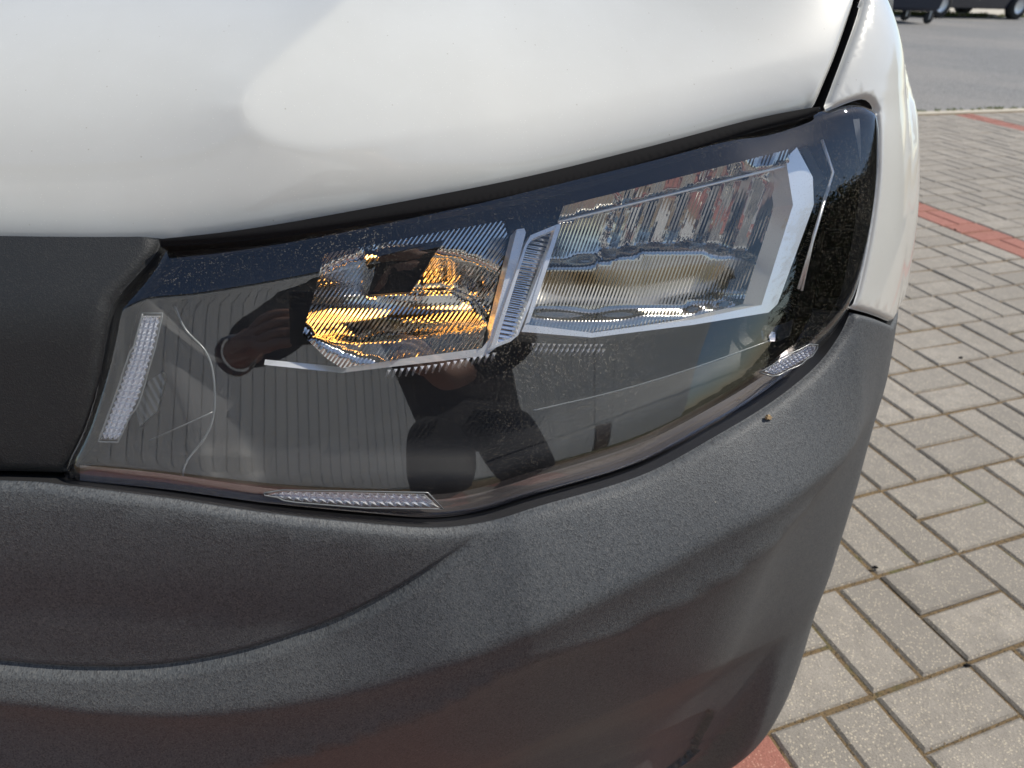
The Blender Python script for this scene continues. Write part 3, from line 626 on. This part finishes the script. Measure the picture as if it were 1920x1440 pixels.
def m_sand():
    n = NT('sandy_joint_fill'); n.set(Roughness=.95); o = n.obj(); c = n.mixc(n.noise(90, o, 5, .75), (.13, .085, .045), (.35, .245, .12))
    c = n.mixc(n.ramp(n.noise(260, o, 3), [(.52, 0.0), (.62, 1.0)]), c, (.07, .055, .035)); c = n.mixc(n.ramp(n.noise(5.5, o, 3), [(.60, 0.0), (.68, .6)]), c, (.10, .14, .04))
    n.l(c, n.bsdf.inputs['Base Color']); n.bump(n.noise(330, o, 5, .8), 1.0, .006); return n.m
def m_asphalt():
    n = NT('worn_grey_asphalt'); n.set(Roughness=.85); o = n.obj(); v = n.voro(55, o, out='Color'); f = n.noise(1.3, o, 5)
    c = n.mixc(v, (.085, .085, .086), (.26, .255, .245)); c = n.mixc(n.math('MULTIPLY', f, .5), c, (.21, .205, .195)); c = n.mixc(n.ramp(n.noise(.35, o, 4), [(.45, 0.0), (.6, .45)]), c, (.27, .25, .225))
    n.l(c, n.bsdf.inputs['Base Color']); n.bump(n.math('ADD', n.voro(70, o), n.noise(30, o, 4)), .9, .012); return n.m
def m_earth():
    n = NT('dry_grass_ground'); n.set(Roughness=.95); o = n.obj(); c = n.mixc(n.noise(1.5, o, 6, .7), (.10, .11, .04), (.22, .19, .10)); n.l(c, n.bsdf.inputs['Base Color']); n.bump(n.noise(40, o, 4), .8, .03); return n.m
def m_conc():
    n = NT('pale_concrete_edging'); n.set(Roughness=.9); o = n.obj(); c = n.mixc(n.noise(9, o, 6, .7), (.36, .32, .25), (.52, .47, .38)); n.l(c, n.bsdf.inputs['Base Color']); n.bump(n.noise(120, o, 4), .4, .004); return n.m
M['sand'] = m_sand(); M['asphalt'] = m_asphalt(); M['earth'] = m_earth(); M['conc'] = m_conc()
gp = link('ground', mesh('ground', [(-900, -900, -.06), (900, -900, -.06), (900, 900, -.06), (-900, 900, -.06)], [(0, 1, 2, 3)]), None, M['earth']); tag(gp, kind='structure')
pave = sheet('pavement', -60, 60, -19.2, 40, -.0050, M['sand'], 4); tag(pave, kind='structure')
road = sheet('road', -160, 260, -76, -19.65, -.004, M['asphalt'], 4); tag(road, kind='structure')
far_pave = sheet('verge', -160, 260, -200, -78, -.002, M['conc'], 1); tag(far_pave, kind='structure')
kr = MB(); c_ = np.array(g2w(50, -19.42)); kr.box((c_[0], c_[1], -.02), (84, .085, .05), ANG, .006); k = kr.build('kerb', M['conc']); tag(k, kind='structure')
kr = MB(); c_ = np.array(g2w(50, -77)); kr.box((c_[0], c_[1], .0), (84, .40, .10), ANG, .012); k = kr.build('kerb', M['conc']); tag(k, kind='structure')
def block(L, Wd, ch=.0045, dep=.05):
    a, b = L/2, Wd/2; v = []
    for z, k in ((0, ch), (-ch, 0), (-dep, 0)):
        v += [(-a+k, -b+k, z), (a-k, -b+k, z), (a-k, b-k, z), (-a+k, b-k, z)]
    f = [(0, 1, 2, 3)]
    for r in (0, 4):
        for i in range(4): j = (i+1) % 4; f.append((r+j, r+i, r+4+i, r+4+j))
    return np.array(v), f
BV, BF = block(.1932, .0942)
bm_g = mesh('paver', BV, BF); bm_g.materials.append(M['paver']); bm_r = mesh('red_paver', BV, BF); bm_r.materials.append(M['red'])
blocks = []                                        # (x, y, angle, red)
def cell(i, j, red, par):
    if par % 2 == 0:
        for q in (.25, .75): blocks.append((i+.5, j+q, 0, red))
    else:
        for q in (.25, .75): blocks.append((i+q, j+.5, 1, red))
J0, J1 = -19, 16
for j in range(J0, J1):
    for i in range(-16, -2): cell(i, j, i == -3 or i < -4, i+j)
    for i in range(-2, 9): cell(i, j, False, i+j)
    blocks.append((9.25, j+.5, 1, False)); cell(9.5, j, True, 9+j+1)
    for i in range(10, 21): cell(i+.5, j, False, i+j)
    blocks.append((21.75, j+.5, 1, False)); cell(22, j, True, 22+j)
    for i in range(23, 32): cell(i, j, False, i+j)
vis = []
for k_, (i, j, o_, red) in enumerate(blocks):
    p = np.array(g2w(i, j)); q = (p-np.array([0, 0, CAMZ]))@RC.T
    if q[2] < .2: vis.append((9e9, k_)); continue
    u = 960+FPX*q[0]/q[2]; w = 720+FPX*q[1]/q[2]; sil = np.interp(w, [0, 200, 330, 600, 1000, 1170, 1440], [1690, 1700, 1712, 1676, 1580, 1518, 1400])
    size = (FPX/q[2])**2*(CAMZ/np.linalg.norm(q)); ok_ = sil-90*min(1, 1.2/q[2]) < u < 1920+110/q[2] and -20 < w < 1440+140/q[2]
    vis.append((-size if ok_ else 9e9-1, k_))
vis.sort(); near = {k_ for s_, k_ in vis[:300] if s_ < 0}
far_v = []; far_f = []; far_m = []
for k_, (i, j, o_, red) in enumerate(blocks):
    x, y, z = g2w(i, j); a = ANG+(math.pi/2 if o_ else 0)+random.gauss(0, .006); tx, ty = random.gauss(0, .006), random.gauss(0, .006); z = random.gauss(0, .0009)
    x += random.gauss(0, .0008); y += random.gauss(0, .0008)
    if k_ in near:
        o = bpy.data.objects.new('red_paver' if red else 'paver', bm_r if red else bm_g); COL.objects.link(o); o.parent = pave
        o.location = (x, y, z); o.rotation_euler = (tx, ty, a)
    else:
        c, s = math.cos(a), math.sin(a); n0 = len(far_v); V = BV; far_v.append(np.stack([x+c*V[:,0]-s*V[:,1], y+s*V[:,0]+c*V[:,1], z+V[:,2]+V[:,0]*-ty+V[:,1]*tx], -1))
        far_f += [tuple(q+n0*12 for q in f) for f in BF]; far_m += [1 if red else 0]*len(BF)
fm = mesh('paver_field', np.vstack(far_v), far_f); fm.materials.append(M['paver']); fm.materials.append(M['red']); fm.polygons.foreach_set('material_index', far_m)
ff = link('paver_field', fm, pave); tag(ff, kind='stuff')
# weeds in the kerb joints and sand grains in the paving joints
def tuft(mb, x, y, h, n):
    for _ in range(n):
        a = random.uniform(0, 6.28); r = random.uniform(0, h*.6); bx, by = x+r*math.cos(a), y+r*math.sin(a); l = random.uniform(.3, .8)*h; w = h*.06; hh = random.uniform(.5, 1)*h; b2 = random.uniform(0, 6.28)
        mb.add([(bx-w*math.sin(b2), by+w*math.cos(b2), -.01), (bx+w*math.sin(b2), by-w*math.cos(b2), -.01), (bx+l*math.cos(b2)*.5, by+l*math.sin(b2)*.5, hh*.7), (bx+l*math.cos(b2), by+l*math.sin(b2), hh)], [(0, 1, 2), (0, 2, 3)])
mb = MB()
for i in np.arange(17, 30, .12):
    if random.random() < .55: x, y, _ = g2w(i+random.uniform(-.05, .05), -19.62+random.uniform(-.06, .05)); tuft(mb, x, y, random.uniform(.012, .035), 14)
for i in np.arange(60, 110, .25):
    if random.random() < .5: x, y, _ = g2w(i+random.uniform(-.1, .1), -75.6+random.uniform(-.3, .3)); tuft(mb, x, y, random.uniform(.06, .16), 16)
def m_grass():
    n = NT('weed_green'); n.set(Roughness=.7); n.l(n.mixc(n.noise(3, n.obj()), (.12, .19, .04), (.24, .26, .07)), n.bsdf.inputs['Base Color']); return n.m
M['grass'] = m_grass(); w_ = mb.build('kerb_weeds', M['grass']); tag(w_, 'sparse green weeds along the road kerbs', 'weeds', kind='stuff')
mb = MB()
for _ in range(5200):
    i, j = random.uniform(-2, 11), random.uniform(-9, 3)
    if random.random() < .5: i = round(i*2)/2+random.gauss(0, .012)
    else: j = round(j*2)/2+random.gauss(0, .012)
    x, y, _z = g2w(i, j); r = random.uniform(.0006, .0022); a = random.uniform(0, 6.28); z = -.003
    mb.add([(x+r*math.cos(a), y+r*math.sin(a), z), (x+r*math.cos(a+2.1), y+r*math.sin(a+2.1), z), (x+r*math.cos(a+4.2), y+r*math.sin(a+4.2), z), (x, y, z+r*1.2)], [(0, 1, 3), (1, 2, 3), (2, 0, 3)])
gr_ = mb.build('joint_grit', simple('pale_grit', (.45, .34, .19), .9)); gr_.parent = pave; tag(gr_, kind='stuff')
# dark seeds lying on the paving
for i, j in ((1640, 1066), (1812, 1250), (1801, 672), (1790, 432)):
    d = RC.T@np.array([(i-960)/FPX, (j-720)/FPX, 1.0]); p = np.array([0, 0, CAMZ])+d*(CAMZ/-d[2])
    r = .0042
    sv = MB().tube([(p[0]-r*1.4, p[1], .001), (p[0]-r, p[1], .003), (p[0], p[1]+.0005, .0038), (p[0]+r, p[1], .003), (p[0]+r*1.5, p[1], .001)], [.0004, .0022, .003, .0022, .0004], 8).build('seed_husk', M['rubber'], None, True)
    tag(sv, {1640: 'black seed husk beside a joint, nearest the bumper', 1812: 'tiny dark seed husk in the paving joint near the right edge', 1801: 'dark husk on a grey block level with the bumper seam', 1790: 'dark speck on the grey block just below the red block line'}[i] if i != 1801 else 'dark husk on a grey block level with the bumper seam', 'seed husk', 'dark specks on the paving')

# ------------------------------------------------------------------ far side of the road: waste container and parked car
def lathe(mb, c, axis, prof, n=20):
    c = Vector(c); ax = Vector(axis).normalized(); u = ax.orthogonal().normalized(); w = ax.cross(u); vs = []; m = len(prof)
    for k in range(n):
        a = 2*math.pi*k/n; d = u*math.cos(a)+w*math.sin(a)
        for r, h in prof: vs.append(c+d*r+ax*h)
    fs = []
    for k in range(n):
        k2 = (k+1) % n
        for q in range(m-1): fs.append((k*m+q, k2*m+q, k2*m+q+1, k*m+q+1))
    return mb.add(vs, fs)
M['bin'] = simple('navy_container_plastic', (.014, .018, .035), .5); M['steel'] = simple('galvanised_steel', (.45, .46, .47), .45, .9)
M['carpaint'] = simple('dark_blue_car_paint', (.010, .014, .028), .25, 0.0, Coat_Weight=1.0); M['glass'] = simple('dark_car_glass', (.01, .012, .014), .05); M['tyre'] = simple('tyre_rubber', (.018, .018, .018), .8); M['rim'] = simple('alloy_rim', (.5, .5, .52), .35, .8)
wb = empty('waste_container', (7.98, 17.55, 0), .25); tag(wb, 'dark wheeled waste container on castors at the far road edge', 'waste container')
mb = MB(); P_ = [(-.62, .28), (-.68, 1.05), (.68, 1.05), (.62, .28)]
vs = []; 
for z, a, b in ((.24, .60, .40), (.30, .64, .44), (1.05, .69, .53), (1.10, .72, .56)): vs += [(-a, -b, z), (a, -b, z), (a, b, z), (-a, b, z)]
fs = [(3, 2, 1, 0)]+[(r*4+i, r*4+(i+1) % 4, r*4+4+(i+1) % 4, r*4+4+i) for r in range(3) for i in range(4)]+[(12, 13, 14, 15)]
mb.add(vs, fs); mb.build('container_body', M['bin'], wb)
mb = MB(); n_ = 9
vs = [(-.73+1.46*u, -.57*math.cos(math.pi*k/n_), 1.10+.26*math.sin(math.pi*k/n_)) for u in (0, 1) for k in range(n_+1)]
mb.add(vs, [(k, k+1, n_+2+k, n_+1+k) for k in range(n_)]+[tuple(range(n_, -1, -1)), tuple(range(n_+1, 2*n_+2))]); mb.build('lid', M['bin'], wb)
for sx in (-.5, .5):
    for sy in (-.36, .36):
        mb = MB(); lathe(mb, (sx, sy, .115), (0, 1, .0), [(.02, -.028), (.09, -.028), (.112, -.018), (.115, 0), (.112, .018), (.09, .028), (.02, .028)], 18); cw = mb.build('castor_wheel', M['tyre'], wb, True)
        MB().box((sx, sy-.034, .17), (.03, .006, .15)).box((sx, sy+.034, .17), (.03, .006, .15)).box((sx, sy, .245), (.09, .09, .012)).build('castor_fork', M['steel'], cw)
def car(name, loc, rz, label, paint):
    r = empty(name, loc, rz); tag(r, label, 'car'); mb = MB()
    side = [(-2.15, .30), (-2.20, .62), (-2.10, .92), (-1.55, 1.00), (-.95, 1.06), (-.35, 1.42), (.55, 1.47), (1.35, 1.40), (1.95, 1.02), (2.12, .95), (2.18, .55), (2.08, .28), (1.75, .22), (-1.75, .22)]
    wd = [.78, .84, .84, .86, .86, .66, .64, .64, .78, .80, .84, .78, .76, .76]; n = len(side); vs = []
    for f in (-1, -.93, .93, 1):
        for (x, z), w in zip(side, wd): vs.append((x*(1 if abs(f) < 1 else .985), f*w, z if abs(f) < 1 else .03+z*.965))
    fs = [tuple(range(n-1, -1, -1)), tuple(range(3*n, 4*n))]+[(a*n+i, a*n+(i+1) % n, a*n+n+(i+1) % n, a*n+n+i) for a in range(3) for i in range(n)]
    mb.add(vs, fs); mb.build('car_body', paint, r)
    for sy in (-1, 1):
        for pts in ([(-.80, 1.06), (-.33, 1.36), (.28, 1.39), (.28, 1.03)], [(.36, 1.03), (.36, 1.39), (.95, 1.36), (1.45, 1.05)]):
            q = [(x, sy*(.875-(z-1.03)*.60), z) for x, z in pts]; MB().add(q+[(x, y-sy*.03, z) for x, y, z in q], [(0, 1, 2, 3), (7, 6, 5, 4)]+[(i, (i+1) % 4, 4+(i+1) % 4, 4+i) for i in range(4)]).build('side_window', M['glass'], r)
        for x in (-1.35, 1.32):
            mb = MB(); lathe(mb, (x, sy*.76, .315), (0, 1, 0), [(.19, -.10), (.28, -.105), (.312, -.08), (.315, 0), (.312, .08), (.28, .105), (.19, .10)], 24); wh = mb.build('wheel', M['tyre'], r, True)
            mb = MB(); lathe(mb, (x, sy*.76, .315), (0, sy, 0), [(.002, .085), (.05, .09), (.17, .075), (.20, .10), (.205, .06)], 24); mb.build('rim', M['rim'], wh, True)
        MB().box((-2.13, sy*.60, .74), (.10, .34, .14), 0, .02).build('headlamp', M['chrome'], r); MB().box((2.10, sy*.66, .80), (.10, .28, .16), 0, .02).build('tail_lamp', simple('red_tail_lamp', (.35, .01, .01), .2), r)
    return r
car('parked_car', (10.9, 21.0, 0), ANG+.02, 'dark blue car parked broadside beyond the road', M['carpaint'])
# ------------------------------------------------------------------ behind the photographer: the house that the lens mirrors
def m_board():
    n = NT('pale_grey_cladding'); n.set(Roughness=.55); o = n.obj(); oi = n.new('ObjectInfo'); c = n.mixc(oi.outputs['Random'], (.62, .635, .65), (.70, .715, .725)); n.l(c, n.bsdf.inputs['Base Color']); return n.m
M['board'] = m_board(); M['trimw'] = simple('white_trim', (.78, .78, .76), .5); M['roof'] = simple('dark_roof_tile', (.06, .055, .055), .8); M['brown'] = simple('brown_stained_door', (.09, .045, .02), .45)
hb = empty('clad_house', (-1.6, -5.6, 0), math.radians(-24)); tag(hb, 'pale grey house clad in upright boards, mirrored in the headlight lens', 'house')
MB().box((8.1, -3.05, 3.7), (33.2, 5.9, 7.4)).build('wall', M['trimw'], hb)
bme = mesh('cladding_board', *(lambda q: (q.v, q.f))(MB().box((0, .025, 3.70), (.172, .024, 7.2), 0, .004))); bme.materials.append(M['board'])
for k in range(184):
    x = -8.4+k*.18
    if 11.55 < x < 12.75: continue
    o = bpy.data.objects.new('cladding_board', bme); COL.objects.link(o); o.parent = hb; o.location = (x, -.09, 0)
d = MB().box((12.15, -.07, 1.05), (1.0, .06, 2.1), 0, .01).build('door', M['brown'], hb); MB().box((11.75, -.02, 1.05), (.03, .05, .16), 0, .008).build('handle', M['steel'], d)
MB().box((12.15, -.08, 4.75), (1.16, .04, 5.1)).build('door_panel', M['board'], hb)
vs = [(-8.9, .30, 7.4), (25.1, .30, 7.4), (25.1, -3.05, 9.6), (-8.9, -3.05, 9.6), (25.1, -6.5, 7.4), (-8.9, -6.5, 7.4)]
MB().add(vs+[(x, y, z-.14) for x, y, z in vs], [(0, 1, 2, 3), (3, 2, 4, 5), (7, 6, 9, 8), (8, 9, 11, 10), (1, 0, 6, 7), (5, 4, 10, 11), (2, 1, 7, 8), (4, 2, 8, 10), (0, 3, 9, 6), (3, 5, 11, 9)]).build('roof', M['roof'], hb)
# clipped hedge to the right, out of frame, that darkens the lens's outer end
hg = empty('hedge', (7.2, -2.5, 0), .12); tag(hg, 'dark clipped hedge along the right side, mirrored in the lens end', 'hedge'); mb = MB(); r2 = random.Random(3)
for _ in range(11000):
    y = r2.uniform(0.5, 7.0); z = r2.uniform(.05, 2.5); x = r2.choice((-1, -1, -1, 1))*.45+r2.gauss(0, .09)+.06*math.sin(y*2.3+z)
    if r2.random() < .25: x = r2.uniform(-.5, .5); z = 2.45+r2.gauss(0, .08)
    a, b, l = r2.uniform(0, 6.28), r2.uniform(-1, 1), r2.uniform(.05, .10); d = Vector((math.cos(a)*math.cos(b), math.sin(a)*math.cos(b), math.sin(b))); sd = d.orthogonal().normalized()*l*.33; p = Vector((x, y, z))
    mb.add([p-d*l/2, p+sd, p+d*l/2, p-sd], [(0, 1, 2, 3)])
def m_leaf():
    n = NT('hedge_leaf'); n.set(Roughness=.6); g = n.new('NewGeometry'); n.l(n.mixc(g.outputs['Random Per Island'], (.018, .035, .010), (.05, .085, .022)), n.bsdf.inputs['Base Color']); return n.m
mb.build('foliage', m_leaf(), hg)
MB().box((0, 3.75, 1.2), (.7, 6.3, 2.4), 0, .1).build('inner_twigs', simple('hedge_core', (.012, .014, .008), .9), hg)
# ------------------------------------------------------------------ the photographer, seen mirrored in the lens
M['skin'] = simple('skin', (.50, .28, .20), .5); M['jacket'] = simple('dark_jacket_cloth', (.008, .008, .009), .85); M['trous'] = simple('black_trouser_cloth', (.010, .010, .012), .9); M['hair'] = simple('dark_hair', (.012, .009, .007), .6); M['shoe'] = simple('black_shoe', (.012, .012, .012), .5)
def skin(name, joints, bones, mat, parent, sub=2, root=0):
    me = bpy.data.meshes.new(name); me.from_pydata([j[0] for j in joints], bones, []); me.update(); o = link(name, me, parent, mat)
    md = o.modifiers.new('skin', 'SKIN'); md.use_smooth_shade = True
    sv = me.skin_vertices[0].data
    for i, j in enumerate(joints):
        r = j[1]; sv[i].radius = r if isinstance(r, tuple) else (r, r); sv[i].use_root = (i == root)
    ms = o.modifiers.new('sub', 'SUBSURF'); ms.levels = sub; ms.render_levels = sub; me.materials.clear(); me.materials.append(mat); return o
pr = empty('person', (.45, -.62, 0)); tag(pr, 'person in dark jacket and trousers photographing the headlight, mirrored in its lens', 'person')
bpy.context.view_layer.update()
def W2P(p): return (p[0]-.45, p[1]+.62, p[2])
pel = (.42, -.60, .93); ch = (.28, -.47, 1.26); nk = (.18, -.40, 1.45); hd = (.13, -.345, 1.56); ht = (.11, -.345, 1.68)
shL = (.05, -.44, 1.36); elL = (-.11, -.26, 1.08); wrL = (-.19, -.12, .96); shR = (.44, -.44, 1.37); elR = (.40, -.24, 1.06); wrR = (.16, -.13, .93)
hpL, knL, anL = (.32, -.60, .90), (.29, -.56, .50), (.30, -.66, .09); hpR, knR, anR = (.52, -.59, .90), (.58, -.53, .50), (.62, -.60, .09)
J = [(pel, .095), (ch, (.13, .10)), (nk, .055), (hd, (.075, .09)), (ht, (.06, .075)), (shL, .055), (elL, .042), (wrL, .028), (shR, .055), (elR, .042), (wrR, .028), (hpL, .075), (knL, .055), (anL, .042), (hpR, .075), (knR, .055), (anR, .042)]
B = [(0, 1), (1, 2), (2, 3), (3, 4), (1, 5), (5, 6), (6, 7), (1, 8), (8, 9), (9, 10), (0, 11), (11, 12), (12, 13), (0, 14), (14, 15), (15, 16)]
def hand(wr, cx, side, J, B, wi):
    """palm and five fingers closing on the phone's edge"""
    w = Vector(wr); tgt = Vector(cx); d = (tgt-w).normalized(); n = len(J); palm = w+d*.045; J.append((tuple(palm), (.026, .016))); B.append((wi, n))
    upv = Vector((0, 0, 1)); lat = d.cross(upv).normalized(); upp = lat.cross(d).normalized()
    for q, (o, L, fold) in enumerate([(.024, .055, 1.0), (.008, .062, 1.0), (-.008, .058, 1.0), (-.023, .046, 1.0)]):
        k = len(J); a = palm+d*.030+upp*o; b = a+d*L*.45+Vector((-side*.006, -.002, 0)); c = b+d*L*.2+Vector((-side*.4*L, -.004, 0)); J.extend([(tuple(a), .0095), (tuple(b), .0088), (tuple(c), .0075)]); B.extend([(n, k), (k, k+1), (k+1, k+2)])
    k = len(J); a = palm+upp*.026-d*.008+Vector((-side*.012, -.006, 0)); b = a+upp*.018+d*.018+Vector((-side*.018, -.004, 0)); J.extend([(tuple(a), .0105), (tuple(b), .0085)]); B.extend([(n, k), (k, k+1)])
hand(wrL, (-.135, -.045, .975), -1, J, B, 7); hand(wrR, (.085, -.055, .955), 1, J, B, 10)
J = [(W2P(p), r) for p, r in J]; skin('body', J, B, M['skin'], pr, 2)
JJ = [((.445, -.61, .80), (.14, .12)), ((.43, -.60, .90), (.17, .14)), ((.38, -.56, 1.06), (.17, .14)), (ch, (.160, .125)), (shL, .075), (elL, .060), ((-.178, -.145, .985), .045), (shR, .075), (elR, .060), ((.185, -.15, .955), .045), ((.25, -.43, 1.36), .09)]
skin('jacket', [(W2P(p), r) for p, r in JJ], [(0, 1), (1, 2), (2, 3), (3, 4), (4, 5), (5, 6), (3, 7), (7, 8), (8, 9), (3, 10)], M['jacket'], pr, 3)
JT = [((.42, -.60, .97), (.115, .10)), (hpL, .120), (knL, .085), ((.30, -.655, .13), .062), (hpR, .120), (knR, .085), ((.62, -.595, .13), .062)]
skin('trousers', [(W2P(p), r) for p, r in JT], [(0, 1), (1, 2), (2, 3), (0, 4), (4, 5), (5, 6)], M['trous'], pr, 2)
for ax_, ay_ in ((.30, -.66), (.62, -.60)):
    skin('shoe', [(W2P((ax_, ay_-.05, .05)), (.042, .045)), (W2P((ax_, ay_+.06, .042)), (.042, .036)), (W2P((ax_+.01, ay_+.16, .034)), (.036, .026))], [(0, 1), (1, 2)], M['shoe'], pr, 2)
skin('hair', [(W2P((.115, -.38, 1.66)), (.085, .075)), (W2P((.125, -.425, 1.57)), (.075, .06)), (W2P((.11, -.35, 1.71)), (.07, .06))], [(0, 1), (0, 2)], M['hair'], pr, 2)
fc = Vector((.13, -.345, 1.56)); hv = Vector((-.10, .90, -.42)).normalized(); si = Vector((1, -.15, 0)).normalized()
skin('nose', [(W2P(fc+hv*.085+Vector((0, 0, .02))), .010), (W2P(fc+hv*.105+Vector((0, 0, -.01))), .014)], [(0, 1)], M['skin'], pr, 1)
for sg in (-1, 1):
    skin('ear', [(W2P(fc+si*sg*.082+Vector((0, 0, .02))), (.012, .02)), (W2P(fc+si*sg*.084+Vector((0, 0, -.02))), (.010, .015))], [(0, 1)], M['skin'], pr, 1)
    e = MB(); c0 = Vector(W2P(fc+hv*.078+si*sg*.032+Vector((0, 0, .025)))); lathe(e, c0, hv, [(.001, .012), (.007, .010), (.011, 0), (.007, -.01), (.001, -.012)], 12); e.build('eye', simple('eye_white', (.6, .58, .55), .2), pr, True)
mo = MB().tube([W2P(fc+hv*.088-si*.025+Vector((0, 0, -.045))), W2P(fc+hv*.098+Vector((0, 0, -.045))), W2P(fc+hv*.088+si*.025+Vector((0, 0, -.045)))], [.003, .007, .003], 8).build('mouth', simple('lips', (.35, .13, .11), .5), pr, True)
wt = MB(); wa = Vector(W2P(wrL)); wd = (Vector(wrL)-Vector(elL)).normalized(); lathe(wt, wa-wd*.01, wd, [(.030, -.009), (.033, -.006), (.033, .006), (.030, .009)], 20); wt.build('watch', M['steel'], pr, True)
ph = empty('phone', (0, 0, 0)); ph.matrix_world = cam.matrix_world.copy(); tag(ph, 'black phone held up sideways in both hands, mirrored in the lens', 'phone')
MB().box((-.030, 0, .0085), (.158, .076, .0082), 0, .003).build('phone_body', simple('black_phone_glass', (.012, .012, .014), .12), ph)
MB().box((-.030, 0, .0131), (.150, .070, .0006)).build('screen', simple('dark_screen', (.01, .012, .015), .08), ph)
for yy in (.022, -.002):
    mb = MB(); lathe(mb, (.030, yy-.010 if yy < 0 else yy, .0048), (0, 0, -1), [(.0075, -.0015), (.0075, .0012), (.005, .0014), (.002, .0006)], 20); mb.build('camera_ring', M['steel'], ph, True)
